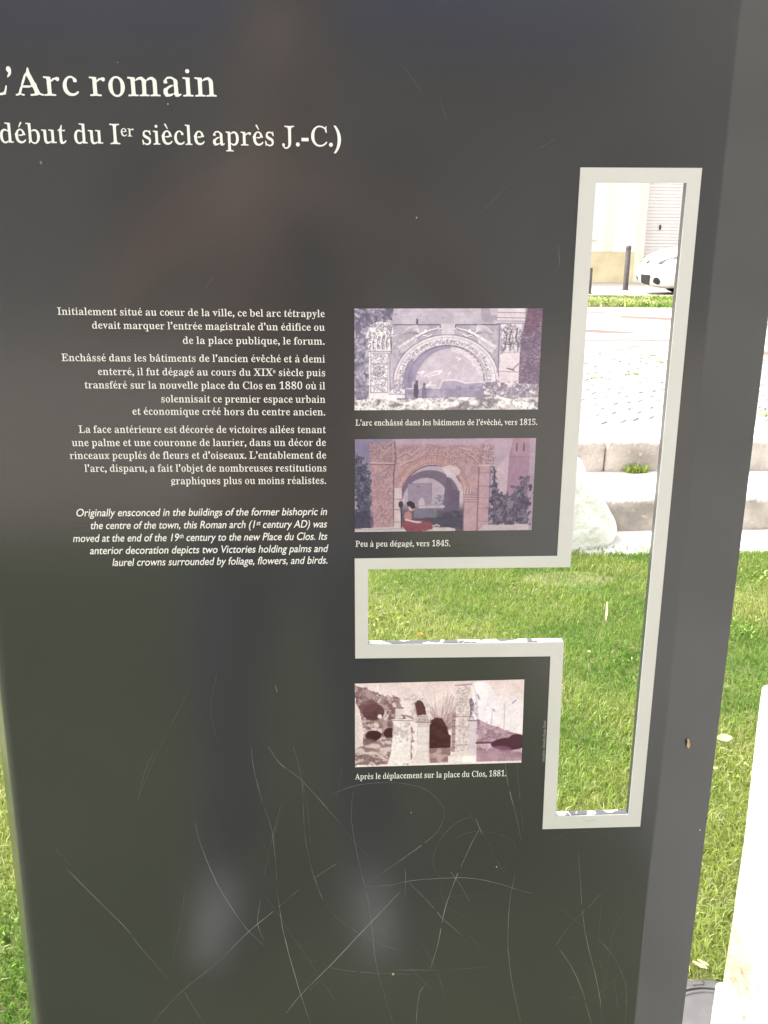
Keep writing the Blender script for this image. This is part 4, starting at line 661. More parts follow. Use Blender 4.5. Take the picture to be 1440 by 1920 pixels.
text_line("L’arc enchâssé dans les bâtiments de l’évêché, vers 1815.", (666.4, 797.8), (1007, 796.4), 7.6, name='caption_text')
text_line("Peu à peu dégagé, vers 1845.", (666.4, 1025), (844, 1023.6), 7.6, name='caption_text')
text_line("Après le déplacement sur la place du Clos, 1881.", (665.7, 1461), (948.6, 1454.8), 7.6, name='caption_text')
text_line("conception : Alexandra Design Global", (1020.5, 1428.5), (1023.8, 1351), 3.4, m='letter_dim', name='credit_text')

# ---- scratches
def scratch(pts, w=0.00035, m='scratch', off=0.0):
    P = [Vector(PP(*p)) for p in pts]; Q = []
    for i in range(len(P)-1):                       # Catmull-Rom
        p0, p1, p2, p3 = P[max(0, i-1)], P[i], P[i+1], P[min(len(P)-1, i+2)]
        for k in range(6):
            t = k/6; Q.append(0.5*((2*p1)+(p2-p0)*t+(2*p0-5*p1+4*p2-p3)*t*t+(3*p1-p0-3*p2+p3)*t**3))
    Q.append(P[-1]); bm = bmesh.new(); prev = None; n = len(Q); gap = 0; wv = 1.0; Q = [q+Vector((random.uniform(-1, 1), random.uniform(-1, 1)))*.00018 for q in Q]
    for i, q in enumerate(Q):
        d = (Q[min(n-1, i+1)]-Q[max(0, i-1)]).normalized(); nn = Vector((-d.y, d.x)); f = i/(n-1)
        ww = w*(0.25+0.75*min(1, 5*f, 5*(1-f)))*wv/2; wv = max(.35, min(1.3, wv+random.uniform(-.28, .28)))
        a = q+nn*ww; b = q-nn*ww
        cur = (bm.verts.new((a.x, D-.00012-off, a.y)), bm.verts.new((b.x, D-.00012-off, b.y)))
        gap -= 1
        if gap < -6 and random.random() < 0.035: gap = 1
        if prev and gap <= 0: bm.faces.new((prev[0], prev[1], cur[1], cur[0]))
        prev = cur
    pobj('scratch', bm, M[m])
def c2(*p): return [(400+x/2.4, 1400+y/2.4) for x, y in p]
def c1(*p): return [(x/2.4, 1400+y/2.4) for x, y in p]
def c3(*p): return [(1040+x/3.6, 1500+y/3.6) for x, y in p]
S = [
 (c1((300,550),(360,610),(440,690),(560,810),(640,910),(770,1060)), .00032, 0), (c1((240,450),(280,490),(310,530)), .0002, 1),
 (c1((685,1248),(760,1160),(830,1090),(980,970),(1110,840),(1230,740),(1350,640)), .00042, 0), (c1((830,1105),(870,1170),(918,1248)), .00036, 0),
 (c1((878,340),(900,430),(960,580),(1020,690),(1110,820),(1190,895)), .00032, 0), (c1((1172,690),(1160,795),(1188,872)), .00040, 0),
 (c1((700,0),(650,120),(617,255)), .00025, 1), (c1((836,600),(815,780),(770,980)), .00022, 1), (c1((1270,240),(1220,430),(1190,580)), .00028, 1), (c1((1185,430),(1215,520)), .0002, 1),
 (c2((172,0),(180,90),(215,230),(262,370),(280,520),(290,670)), .00036, 0), (c2((290,670),(315,830),(370,1040),(438,1248)), .00045, 0),
 (c2((248,0),(300,75),(385,140),(480,240),(570,345)), .00042, 0), (c2((570,345),(620,410),(690,490),(745,590)), .0002, 1), (c2((360,0),(395,130),(405,280),(415,420),(455,590),(520,730),(640,830),(760,890),(858,922)), .00038, 0),
 (c2((378,80),(420,250),(440,460)), .0002, 1), (c2((325,240),(290,340),(250,480),(230,570)), .0002, 1), (c2((628,200),(622,320),(640,450),(672,590),(695,680),(715,830),(730,960),(765,1100),(812,1248)), .00036, 0),
 (c2((535,213),(620,180),(720,163),(850,165),(950,190),(1020,250),(1040,310),(1000,390),(920,455),(800,540),(680,622)), .00036, 0),
 (c2((680,625),(780,625),(880,605),(1020,592),(1160,592),(1280,615),(1390,650),(1438,660)), .0003, 0), (c2((327,1200),(400,1110),(520,990),(700,800),(845,650)), .00055, 0),
 (c2((863,550),(865,620),(860,685)), .0004, 0), (c2((878,610),(960,690),(1030,770),(1120,850)), .00032, 0), (c2((1145,840),(1215,915)), .00028, 1),
 (c2((1200,365),(1160,440),(1090,595),(1040,740),(1010,890),(975,1003)), .00048, 0), (c2((1065,560),(1110,620),(1167,725)), .0003, 0),
 (c2((1160,315),(1090,345),(1020,420),(988,510),(1010,575),(1050,595)), .0003, 0), (c2((1152,285),(1170,325),(1215,395)), .00034, 1), (c2((1180,320),(1200,370),(1212,398)), .0004, 0),
 (c2((1212,380),(1265,490),(1315,580)), .00022, 1), (c2((1060,430),(1150,385),(1270,390),(1350,430),(1352,480)), .00022, 1), (c2((515,992),(640,1012),(780,1020),(915,1026)), .0003, 0), (c2((820,1004),(1020,1005)), .0003, 0),
 (c2((1020,1005),(1150,998),(1260,985)), .0002, 1), (c2((925,860),(990,980),(1030,1080),(1037,1170)), .0003, 1), (c2((950,1075),(925,1120),(912,1248)), .0003, 0), (c2((470,1040),(520,1100),(555,1150)), .0002, 1),
 (c2((390,945),(430,960),(480,970)), .0002, 1), (c2((220,660),(290,750),(360,860),(430,960),(480,1040)), .00024, 1), (c2((380,900),(495,850)), .00018, 1), (c2((1308,0),(1322,150),(1360,300),(1385,420)), .0004, 0), (c2((1160,770),(1080,740),(1030,680),(1025,590)), .00018, 1),
 (c2((870,980),(940,1050),(1000,1110)), .0002, 1), (c2((1360,560),(1335,690),(1325,850),(1335,1000),(1360,1140),(1385,1248)), .00026, 0), (c2((600,620),(640,690)), .0002, 1), (c2((430,1100),(480,1050)), .0003, 1), (c2((10,620),(50,680)), .0003, 1),
 (c2((930,695),(1100,670),(1240,665)), .00018, 1), (c2((1240,575),(1330,530)), .0002, 1), (c2((455,590),(555,525)), .00035, 0),
 (c3((160,350),(175,560),(190,780),(225,990),(270,1160),(305,1340),(312,1430)), .00034, 0), (c3((312,630),(240,710),(140,805),(60,900),(0,1000)), .0003, 0), (c3((317,630),(300,900),(275,1110)), .00024, 1),
 (c3((20,990),(110,1120),(180,1270),(215,1390),(250,1512)), .0004, 0), (c3((470,740),(400,880),(375,1000),(350,1130),(320,1400),(315,1512)), .00026, 1), (c3((290,935),(370,1020),(450,1160),(485,1290),(475,1512)), .00032, 0), (c3((495,1105),(430,1180),(330,1280),(245,1355)), .00028, 1),
 (c3((0,280),(70,230),(150,210),(260,218)), .0002, 1), (c3((300,1080),(320,1140)), .0003, 1), (c3((45,1315),(170,1345)), .0002, 1), (c3((400,1200),(420,1360),(435,1430)), .0002, 1), (c3((0,770),(60,740),(110,790),(210,870)), .0002, 1), (c3((270,910),(300,950)), .0002, 1),
 ([(408,1255),(395,1330),(408,1390)], .0002, 1), ([(360,1285),(300,1400),(258,1500)], .0002, 1), ([(752,120),(790,170)], .00013, 1), ([(820,170),(838,230)], .00013, 1), ([(1046,455),(1050,500)], .0003, 1), ([(960,340),(900,400)], .00012, 1), ([(516,1285),(520,1299)], .0007, 0),
 ([(1008,280),(1040,262)], .00012, 1), ([(400,520),(385,540)], .0002, 1), ([(640,1440),(632,1500)], .0002, 1), ([(968,1420),(975,1500),(982,1560)], .0003, 1), ([(905,1430),(880,1440)], .0003, 1),
]
for i, (p, w, f) in enumerate(S): scratch(p, w*0.62, 'scratch_faint' if f else 'scratch', 0.000002*i)
def speck(x, y, r, m):
    X, Z = PP(x, y); bm = bmesh.new(); bmesh.ops.create_circle(bm, cap_ends=True, segments=8, radius=r)
    for v in bm.verts: v.co = Vector((X+v.co.x*random.uniform(.7, 1.3), D-.0004, Z+v.co.y*random.uniform(.8, 1.6)))
    for f in bm.faces:
        f.normal_update()
        if f.normal.y > 0: f.normal_flip()
    pobj('chip', bm, m)
for x, y, r, m in [(931, 1625, .0006, 'border'), (781, 408, .0005, 'scratch'), (77, 305, .0008, 'scratch_faint'), (771, 1523, .0006, 'petal'), (737, 1826, .001, 'leaf_tan'), (1312, 1556, .0006, 'border'), (315, 195, .0005, 'scratch'), (221, 117, .0004, 'scratch')]:
    speck(x, y, r, M[m])

pts = [PP(1104+14*math.cos(t), 1531+7*math.sin(t)) for t in [math.pi*i/10 for i in range(11)]]; bm = bmesh.new(); pv = None
for X, Z in pts:
    cu = (bm.verts.new((X, D-.0008, Z)), bm.verts.new((X, D-.0008, Z-.0004)))
    if pv: bm.faces.new((pv[0], pv[1], cu[1], cu[0]))
    pv = cu
pobj('scuff', bm, M['letter_dim'])
# ---- printed pictures (flat prints; colours laid on a fine mesh)
class Canvas:
    def __init__(s, w, h, k, base, seed):
        s.k = k; s.W, s.H = int(w/k), int(h/k); s.a = np.ones((s.H, s.W, 3))*np.array(base, float); s.r = np.random.default_rng(seed)
        s.Y, s.X = np.mgrid[0:s.H, 0:s.W].astype(float); s.X = (s.X+.5)*k; s.Y = (s.Y+.5)*k
    def put(s, m, c, al=1.0):
        m = (m*al)[..., None]; s.a = s.a*(1-m)+np.array(c, float)*m
    def poly(s, P, rough=0):
        if rough:
            X, Y = s.X, s.Y; c_ = (int(s.H/5), int(s.W/5)); s.X = X+(vnoise((s.H, s.W), c_, s.r)-.5)*rough*2; s.Y = Y+(vnoise((s.H, s.W), c_, s.r)-.5)*rough*2
            m = s.poly(P); s.X, s.Y = X, Y; return m
        m = np.zeros((s.H, s.W), bool); n = len(P)
        for i in range(n):
            (x1, y1), (x2, y2) = P[i-1], P[i]
            if y1 == y2: continue
            c = ((y1 > s.Y) != (y2 > s.Y)) & (s.X < (x2-x1)*(s.Y-y1)/(y2-y1)+x1); m ^= c
        return m.astype(float)
    def ell(s, cx, cy, rx, ry): return np.clip((1-np.hypot((s.X-cx)/rx, (s.Y-cy)/ry))*min(rx, ry)/s.k+.5, 0, 1)
    def fill(s, P, c, al=1.0): s.put(s.poly(P), c, al)
    def rect(s, x0, y0, x1, y1, c, al=1.0): s.fill([(x0, y0), (x1, y0), (x1, y1), (x0, y1)], c, al)
    def line(s, P, c, w=5, al=1.0):
        for (x1, y1), (x2, y2) in zip(P, P[1:]):
            k = s.k; a0, a1 = int(max(0, (min(x1, x2)-w)/k-1)), int(min(s.W, (max(x1, x2)+w)/k+2)); b0, b1 = int(max(0, (min(y1, y2)-w)/k-1)), int(min(s.H, (max(y1, y2)+w)/k+2))
            if a1 <= a0 or b1 <= b0: continue
            X, Y = s.X[b0:b1, a0:a1], s.Y[b0:b1, a0:a1]; dx, dy = x2-x1, y2-y1; t = np.clip(((X-x1)*dx+(Y-y1)*dy)/max(1e-6, dx*dx+dy*dy), 0, 1)
            d = np.hypot(X-x1-t*dx, Y-y1-t*dy); m = (np.clip((w/2-d)/k+.5, 0, 1)*al)[..., None]
            s.a[b0:b1, a0:a1] = s.a[b0:b1, a0:a1]*(1-m)+np.array(c, float)*m
    def curl(s, x0, y0, x1, y1, n, dk, lt, ln=30, w=5, al=.7, mask=None):
        ln *= .75; w *= .8; al *= .7; n = int(n*1.3)
        for i in range(n):
            x, y = s.r.uniform(x0, x1), s.r.uniform(y0, y1)
            if mask is not None and mask[min(s.H-1, int(y/s.k)), min(s.W-1, int(x/s.k))] < .5: continue
            a = s.r.uniform(0, 6.28); cu = s.r.uniform(-.9, .9); P = [(x, y)]
            for q in range(5):
                x += math.cos(a)*ln/5; y += math.sin(a)*ln/5; a += cu; P.append((x, y))
            if lt is not None: s.line([(p[0]+w*.6, p[1]+w*.6) for p in P], lt, w, al)
            s.line(P, dk, w, al)
    def mottle(s, m, c, cells, th=.5, al=.8, soft=.08):
        n = vnoise((s.H, s.W), cells, s.r)*.65+vnoise((s.H, s.W), (cells[0]*2, cells[1]*2), s.r)*.35
        s.put(m*np.clip((n-th)/soft+.5, 0, 1), c, al)
    def ring(s, cx, cy, ro, ri, ymax):
        return np.clip(s.ell(cx, cy, *ro)-s.ell(cx, cy, *ri), 0, 1)*(s.Y < ymax)
def pic_plane(cv, corners, seed, sat=1.0, gain=1.0):
    g_ = cv.a.mean(2, keepdims=True); cv.a = (g_+(cv.a-g_)*sat)*gain
    a = cv.a*(1+(cv.r.random(cv.a.shape[:2])[..., None]-.5)*.05); a = np.clip(a, 0, 255)/255
    lin = np.where(a <= .04045, a/12.92, ((a+.055)/1.055)**2.4); lum = 1+.16*(vnoise((cv.H, cv.W), (9, 16), cv.r)-.5)+.14*(vnoise((cv.H, cv.W), (34, 60), cv.r)-.5)+.16*(vnoise((cv.H, cv.W), (cv.H//2, cv.W//2), cv.r)-.5)
    lin = np.clip(lin*lum[..., None]/1.0, 0, .86)
    W, H = cv.W, cv.H; TL, TR, BR, BL = [np.array(PP(*c)) for c in corners]
    u = np.linspace(0, 1, W)[None, :, None]; v = np.linspace(0, 1, H)[:, None, None]
    P = (TL*(1-u)+TR*u)*(1-v)+(BL*(1-u)+BR*u)*v
    V = np.empty((H, W, 3)); V[..., 0] = P[..., 0]-LOC.x; V[..., 1] = -0.00035; V[..., 2] = P[..., 1]
    idx = np.arange(W*H).reshape(H, W); F = np.stack([idx[:-1, :-1], idx[1:, :-1], idx[1:, 1:], idx[:-1, 1:]], -1).reshape(-1, 4)
    me = bpy.data.meshes.new('picture'); me.vertices.add(W*H); me.vertices.foreach_set('co', V.ravel())
    me.loops.add(F.size); me.loops.foreach_set('vertex_index', F.ravel().astype(np.int32)); me.polygons.add(len(F)); me.polygons.foreach_set('loop_start', (np.arange(len(F))*4).astype(np.int32))
    me.update(calc_edges=True)
    C = np.ones((H, W, 4)); C[..., :3] = lin; at = me.color_attributes.new('print_color', 'FLOAT_COLOR', 'POINT'); at.data.foreach_set('color', C.ravel())
    me.materials.append(M['print']); o = bpy.data.objects.new('picture', me); COL.objects.link(o); o.parent = panel
    return o
# 1: pale violet engraving of a half-buried arch  (coordinates measured on the print, origin top left)
c = Canvas(1270, 686, 4, (190, 178, 196), 1); O = np.ones((c.H, c.W))
LT, DK, MD = (232, 224, 234), (112, 98, 128), (160, 146, 172)
c.mottle(O, (172, 158, 182), (14, 22), .5, .7, .3); c.mottle(c.poly([(850,0),(960,0),(960,90),(850,110)]), (140,125,150), (12,20), .45, .6)
for y in (20, 55, 90): c.line([(300, y), (940, y+3)], MD, 3, .5)
for x in (370, 460, 620, 700, 760, 880): c.line([(x, 5), (x, 95)], MD, 3, .35)
c.line([(420, 75), (420, 105)], (90, 75, 95), 14)
m = c.poly([(0,0),(270,0),(260,60),(150,110),(90,160),(95,686),(0,686)], 26); c.put(m, (140,132,160), .8); c.mottle(m, (88,84,116), (34,60), .48, .8, .2); c.mottle(m, (188,182,204), (26,50), .64, .8, .1)
c.curl(0, 0, 260, 120, 160, (80, 74, 104), None, 24, 5, .6, m); c.curl(0, 150, 95, 620, 200, (76, 72, 104), (180, 174, 198), 22, 4, .6, m)
c.fill([(262,108),(985,108),(985,500),(262,500)], (178,166,186)); c.mottle(c.poly([(262,108),(985,108),(985,500),(262,500)]), (150,138,162), (22,40), .52, .6, .2)
c.line([(262, 108), (575, 108), (575, 140)], (80, 66, 88), 6); c.line([(680, 140), (680, 108), (985, 108)], (80, 66, 88), 6)
c.line([(595,105),(600,185)], MD, 4, .6); c.line([(645,105),(650,185)], MD, 4, .6); c.put(c.poly([(580,105),(675,105),(670,190),(590,190)]), (205,192,208), .8)
def victory(x0, y0, f):
    T = lambda x, y: (x0+f*x, y0+y)
    def st(P, w, col=(238,230,238), sh=1):
        if sh: c.line([T(x+3, y+7) for x, y in P], (96,84,110), w, .55)
        c.line([T(x, y) for x, y in P], col, w, .9)
    c.fill([T(-150,95), T(-110,60), T(-60,30), T(-20,5), T(0,15), T(-30,55), T(-70,85), T(-120,120)], (208,196,212), .9)
    for i in range(7): st([(-150+i*4, 88+i*7), (-100+i*6, 66+i*6), (-40+i*3, 30+i*5)], 4)
    for i in range(8): a = -2.9+i*.17; st([(-5, -2), (-5+70*math.cos(a), -2+46*math.sin(a)), (-5+(110-i*5)*math.cos(a-.12), 6+(78-i*2)*math.sin(a-.12))], 5)
    st([(-20,20),(10,0),(40,-8)], 13); st([(30,-5),(70,-22),(105,-28)], 7); st([(20,12),(55,20),(80,8)], 6); c.put(c.ell(x0+f*38, y0-16, 10, 11), (240,232,240)); st([(95,-28),(125,-36),(140,-30),(128,-22)], 5)
    for i in range(5): st([(-120+i*22, 92-i*14), (-135+i*20, 118-i*12)], 3, (120,106,132), 0)
victory(440, 165, 1); victory(812, 165, -1)
c.curl(268,230,400,470,40,DK,(226,216,230),30,3,.4); c.curl(860,230,980,470,40,DK,(226,216,230),30,3,.4)
cx, cy = 625, 492
c.put(c.ring(cx, cy, (362,318), (250,222), 500), (214,202,216)); 
for r, col, w in ((362, DK, 5), (340, MD, 4), (332, LT, 4), (282, DK, 4), (272, MD, 3)):
    k = r/362; c.line([(cx-r*math.cos(t), cy-318*k*math.sin(t)) for t in np.linspace(0, math.pi, 40)], col, w, .9)
for i in range(30):
    t = math.pi*(i+.5)/30; x, y = cx-307*math.cos(t), cy-270*math.sin(t); c.curl(x-16,y-14,x+16,y+14,7 if t < 1.9 else 4,(104,90,116),(240,232,240),20,4,.8)
for i in range(15):
    t = math.pi*i/15; c.line([(cx-275*math.cos(t), cy-242*math.sin(t)), (cx-336*math.cos(t), cy-296*math.sin(t))], (120,104,130), 3, .6)
c.put(c.ell(cx, cy, 262, 246)*(c.Y < 545), (150,136,172)); c.put(c.ell(cx+38, cy+22, 250, 250)*(c.Y < 560)*c.ell(cx, cy, 258, 243), (190,174,196)); c.rect(390,490,880,600,(184,168,190))
c.mottle(c.ell(cx+30, cy+10, 220, 225)*(c.Y < 540), (204,190,206), (14,24), .5, .6, .3)
c.line([(cx-262*math.cos(t), cy-246*math.sin(t)) for t in np.linspace(0, math.pi, 40)], (96,82,112), 6, .9)
c.fill([(325,490),(345,400),(370,350),(400,330),(395,440),(390,600),(320,600)], (130,118,156), .8)
for P in ([(430,428),(470,420),(450,440)], [(480,450),(530,425),(590,415),(575,435),(500,455)], [(690,325),(720,335),(700,345)], [(650,425),(640,440)], [(800,365),(810,380)]):
    c.line(P, (236,226,238), 8, .9)
for i in range(9):
    t = 1.75+1.25*i/9; x, y = cx-245*math.cos(t), cy-225*math.sin(t); c.fill([(x-18,y-22),(x+22,y-14),(x+14,y+24),(x-20,y+14)], (222,208,222), .7); c.line([(x-18,y-22),(x+22,y-14)], DK, 3, .6)
c.fill([(355,535),(590,530),(600,480),(690,478),(760,500),(870,490),(980,485),(980,600),(355,610)], (164,150,182)); c.line([(355,535),(580,532),(600,482),(690,478),(760,500),(870,492),(985,488)], LT, 6, .8)
c.mottle(c.poly([(355,540),(985,500),(985,600),(355,610)]), (132,120,156), (18,30), .5, .7, .2)
for P in ([(500,545),(500,600)], [(590,545),(600,610)], [(720,520),(715,600)], [(890,492),(885,600)], [(600,545),(860,530)]): c.line(P, (110,98,132), 4, .7)
c.put(c.ell(735,575,120,34), (140,128,162), .6); c.line([(470,510),(560,515)], LT, 7, .8)
c.fill([(408,500),(432,500),(440,560),(434,600),(406,600),(402,540)], (84,76,108)); c.put(c.ell(424,490,10,12), (90,80,110)); c.line([(412,600),(408,630)], (230,220,232), 8); c.line([(428,600),(426,630)], (84,76,104), 6)
c.fill([(464,520),(486,518),(494,600),(458,602)], (120,108,136)); c.put(c.ell(476,508,9,11), (100,88,112)); c.line([(486,525),(510,505),(520,490)], LT, 7); c.line([(462,610),(458,625)], DK, 4)
# left pilaster with carved panels, capital
c.rect(102,280,238,610,(226,218,228)); 
for y0, y1 in ((296,364),(374,462),(470,562)): c.line([(112,y0),(228,y0),(228,y1),(112,y1),(112,y0)], (122,108,134), 5, .9); c.line([(118,y0+6),(222,y0+6)], (240,234,242), 4, .8); c.curl(122,y0+10,218,y1-10,30,(108,96,122),(240,234,242),34,5,.85)
for r in (14, 27, 38): c.line([(165+r*math.cos(t), 418+r*.85*math.sin(t)) for t in np.linspace(0, 5.4, 18)], (110,96,124), 4, .9)
c.fill([(82,170),(110,110),(160,86),(240,96),(262,130),(252,282),(96,282)], (222,214,226)); m = c.poly([(82,170),(110,110),(160,86),(240,96),(262,130),(252,282),(96,282)])
c.curl(90,95,255,275,120,(96,84,110),(242,236,244),34,6,.85,m)
for x in (120,150,180,210,238): c.line([(x,270),(x-4,220),(x+6,180),(x-10,150)], (240,234,242), 7, .8); c.line([(x+9,270),(x+6,222),(x+14,184)], (100,86,112), 5, .8)
c.line([(96,284),(245,284)], DK, 5); c.rect(232,540,345,620,(222,212,226)); c.line([(238,300),(244,560)], (120,106,132), 8, .7); c.curl(262,480,320,570,40,DK,(240,232,240),24,5,.8); c.line([(232,572),(345,575)], DK, 4)
for P in ([(255,110),(240,180),(252,240),(250,300)],): c.line(P, (104,92,118), 7, .8)
# right pilaster, capital, smooth blocks
c.rect(962,0,1160,92,(206,192,204)); 
for y in (28, 62, 84, 100): c.line([(960,y),(1165,y+3)], (112,92,112), 5, .8)
c.fill([(985,108),(1130,104),(1118,290),(1000,290)], (214,204,216)); c.curl(990,112,1125,285,90,(92,78,104),(238,230,238),36,6,.85)
for P in ([(1005,140),(1030,180),(1020,250),(1010,285)], [(1060,150),(1045,200),(1060,250)], [(1100,130),(1090,190),(1112,240),(1108,285)], [(1030,240),(1080,235)]): c.line(P, (84,70,96), 8, .8)
c.fill([(990,310),(1010,296),(1118,296),(1120,500),(1115,570),(1000,575),(985,500)], (214,196,208)); c.line([(985,420),(1120,425)], (130,108,128), 5, .8); c.line([(1040,400),(1080,408),(1115,370)], (80,64,84), 7, .8); c.line([(1040,400),(1090,415)], (80,64,84), 6, .8)
for y in (335, 360, 385, 450, 475): c.line([(995,y),(1110,y+2)], (190,170,186), 3, .6)
c.rect(968,108,986,430,(160,148,172)); c.line([(978,108),(978,430)], (92,78,104), 5, .8)
m = c.poly([(1165,0),(1270,0),(1270,510),(1125,510),(1122,200),(1150,90)]); c.put(m, (132,110,140), .95); c.mottle(m, (98,76,108), (50,90), .48, .7, .2)
for i in range(170):
    x, y = c.r.uniform(1125,1260), c.r.uniform(10,500)
    if c.poly is not None and m[min(c.H-1,int(y/4)), min(c.W-1,int(x/4))] > .5: c.line([(x,y),(x+c.r.uniform(14,34),y+c.r.uniform(-9,4))], (86,62,92) if y > 130 else (84,44,66), 4, .6); c.line([(x,y+7),(x+18,y+3)], (186,166,190), 3, .4)
m = c.poly([(1150,0),(1270,0),(1240,140),(1150,190)]); c.put(m, (100,58,84), .45)
c.fill([(880,490),(1270,510),(1270,600),(880,600)], (178,162,182)); c.mottle(c.poly([(880,490),(1270,510),(1270,600),(880,600)]), (122,104,130), (30,50), .48, .8, .15); c.mottle(c.poly([(880,490),(1270,510),(1270,600),(880,600)]), (226,214,226), (30,50), .6, .9, .1)
c.curl(885,490,1265,600,90,(84,68,92),(226,216,228),30,5,.7)
c.fill([(0,612),(350,600),(900,596),(1270,600),(1270,686),(0,686)], (206,198,204)); m = c.poly([(0,612),(350,600),(900,596),(1270,600),(1270,686),(0,686)])
c.mottle(m, (120,108,126), (22,30), .55, .8, .12); c.mottle(m, (238,232,232), (16,20), .55, .9, .12); c.curl(0,605,1270,680,210,(92,80,96),None,26,4,.6,m)
pic_plane(c, [(664.6,578.6),(1017.8,578),(1008,767.5),(664.8,769)], 1, .75, 1.04)
# 2: rose and violet watercolour of the arch with a seated woman
c = Canvas(1222, 628, 4, (178, 150, 184), 2); O = np.ones((c.H, c.W)); g = np.clip(c.Y/628, 0, 1)
c.put(O*np.clip(1-g*2, 0, 1), (206, 170, 198), .8); c.put(c.ell(20,60,240,260), (128,122,176), .8); c.mottle(O, (196,164,190), (5,8), .5, .5, .4)
c.fill([(940,230),(1000,150),(1060,90),(1060,400),(1000,420)], (226,190,208), .6)
c.fill([(1040,120),(1065,0),(1175,0),(1180,130),(1185,440),(1030,440)], (176,128,164)); c.rect(1065,0,1175,120,(190,140,172))
for x in (1090, 1138): c.line([(x,38),(x,84)], (110,80,120), 11, .9)
c.line([(1060,40),(1080,40)], MD, 4); c.line([(1035,122),(1185,122)], (150,104,140), 4, .7)
m = c.poly([(0,90),(40,110),(60,150),(90,200),(120,260),(130,400),(125,628),(0,628)], 30); c.put(m, (84,82,124), .95); c.mottle(m, (54,52,92), (26,50), .5, .8, .15); c.mottle(m, (126,128,160), (26,50), .62, .8, .08); c.curl(0,100,125,600,200,(48,46,82),(140,140,170),22,6,.7,m)
c.put(c.ell(70,560,110,80), (60,52,88), .6)
m = c.poly([(910,190),(955,220),(960,290),(990,380),(1030,400),(1070,350),(1110,310),(1140,262),(1185,290),(1200,440),(1190,590),(920,590)], 34); c.put(m, (96,82,122), .95); c.mottle(m, (64,54,90), (26,50), .5, .8, .15); c.mottle(m, (140,126,156), (26,50), .62, .8, .08); c.curl(915,200,1195,590,240,(58,48,84),(150,138,168),22,6,.6,m)
ST = (202,152,168); SD = (146,98,122); SL = (228,188,196)
c.fill([(268,50),(880,50),(900,628),(740,628),(735,400),(268,600)], ST); c.fill([(98,30),(262,20),(275,110),(275,170),(270,600),(130,600),(110,180)], (198,150,168))
c.mottle(c.poly([(98,30),(880,45),(920,628),(110,628)]), (212,158,160), (10,16), .5, .6, .3); c.mottle(c.poly([(98,30),(880,45),(920,628),(110,628)]), (170,124,150), (22,40), .56, .5, .2)
c.curl(105,30,262,160,100,(130,88,110),SL,34,5,.8); c.line([(105,168),(265,172)], SD, 8); c.line([(105,158),(265,162)], SL, 6); c.curl(130,185,262,580,190,(140,94,118),SL,32,5,.75)
c.line([(266,20),(276,120),(262,230),(268,600)], (100,66,96), 8, .8); c.curl(280,55,860,170,170,(140,92,112),SL,38,5,.7)
for P in ([(290,120),(340,90),(380,110),(430,70)], [(300,180),(350,150),(400,140)], [(740,90),(800,130),(850,190)], [(700,60),(760,80)]): c.line(P, SL, 9, .7); c.line([(x+4,y+9) for x, y in P], SD, 6, .7)
cx, cy = 535, 400
c.put(c.ring(cx-10, cy, (258,285), (210,230), 420), (214,160,162), .8)
for r in (258, 246, 215): c.line([(cx-10-r*math.cos(t), cy-285*r/258*math.sin(t)) for t in np.linspace(0.05, math.pi-.05, 40)], (150,100,118), 4, .8)
for i in range(26):
    t = math.pi*(i+.5)/26; x, y = cx-10-233*math.cos(t), cy-256*math.sin(t); c.curl(x-14,y-12,x+14,y+12,3,(156,102,118),SL,20,4,.7)
for i in range(8, 17):
    t = math.pi*i/19; c.line([(cx-212*math.cos(t), cy-238*math.sin(t)), (cx-252*math.cos(t), cy-280*math.sin(t))], (176,110,118), 4, .7)
op = c.poly([(315,628),(312,380)]+[(cx-8-210*math.cos(t), cy-20-205*math.sin(t)) for t in np.linspace(.15, math.pi-.12, 30)]+[(742,430),(742,628)])
c.put(op, (214,188,206)); c.put(op*(c.ell(420,520,260,420)), (176,156,192), .5); c.put(op*np.clip((c.Y-430)/60,0,1), (88,82,112), .95)
o2 = c.poly([(cx-8-210*math.cos(t), cy-20-205*math.sin(t)) for t in np.linspace(.1, math.pi-.15, 30)]+[(720,300),(690,270)]+[(530-180*math.cos(t), 330-148*math.sin(t)) for t in np.linspace(math.pi-.35, .35, 30)]); c.put(o2, (108,74,108), .9)
ar = np.clip(c.ell(505,400,205,190)-c.ell(480,430,158,168), 0, 1)*(c.X > 320)*(c.Y < 600)*(c.X < 800); c.put(ar, (122,98,136))
c.fill([(620,260),(655,290),(660,340),(710,350),(712,600),(610,600),(600,420)], (104,84,124), .95); c.put(c.ell(640,220,70,40)*c.poly([(560,140),(740,200),(740,340),(660,330),(620,250)]), (226,204,216), .8)
c.rect(362,300,520,440,(160,138,172)); c.put(c.ell(454,445,22,52)*(c.Y < 448), (200,186,206)); c.mottle(c.ell(575,410,45,34), (110,108,140), (60,100), .45, .7, .2)
for P in ([(362,300),(520,300),(520,420)],): c.line(P, (120,100,140), 4, .8)
c.line([(415,318),(440,322)], (110,90,130), 5); c.line([(440,460),(605,458)], (208,186,202), 16, .9); c.rect(405,470,560,540,(128,122,152)); 
for x in range(410, 560, 12): c.line([(x,475),(x,530)], (84,82,114), 3, .6)
c.fill([(360,540),(735,520),(740,600),(360,610)], (66,62,92), .8); c.mottle(c.poly([(600,500),(745,470),(745,620),(560,620)]), (60,56,88), (30,50), .5, .8, .2)
c.fill([(268,330),(318,330),(318,600),(268,600)], (222,196,204)); c.line([(268,405),(318,405)], SD, 4); c.line([(268,475),(318,475)], SD, 4); c.line([(268,560),(318,560)], SD, 4)
c.fill([(740,372),(845,378),(838,440),(836,628),(742,628)], (206,156,174)); 
for y in (378, 394, 410, 426): c.line([(735,y),(850,y+4)], (140,92,118), 5, .9)
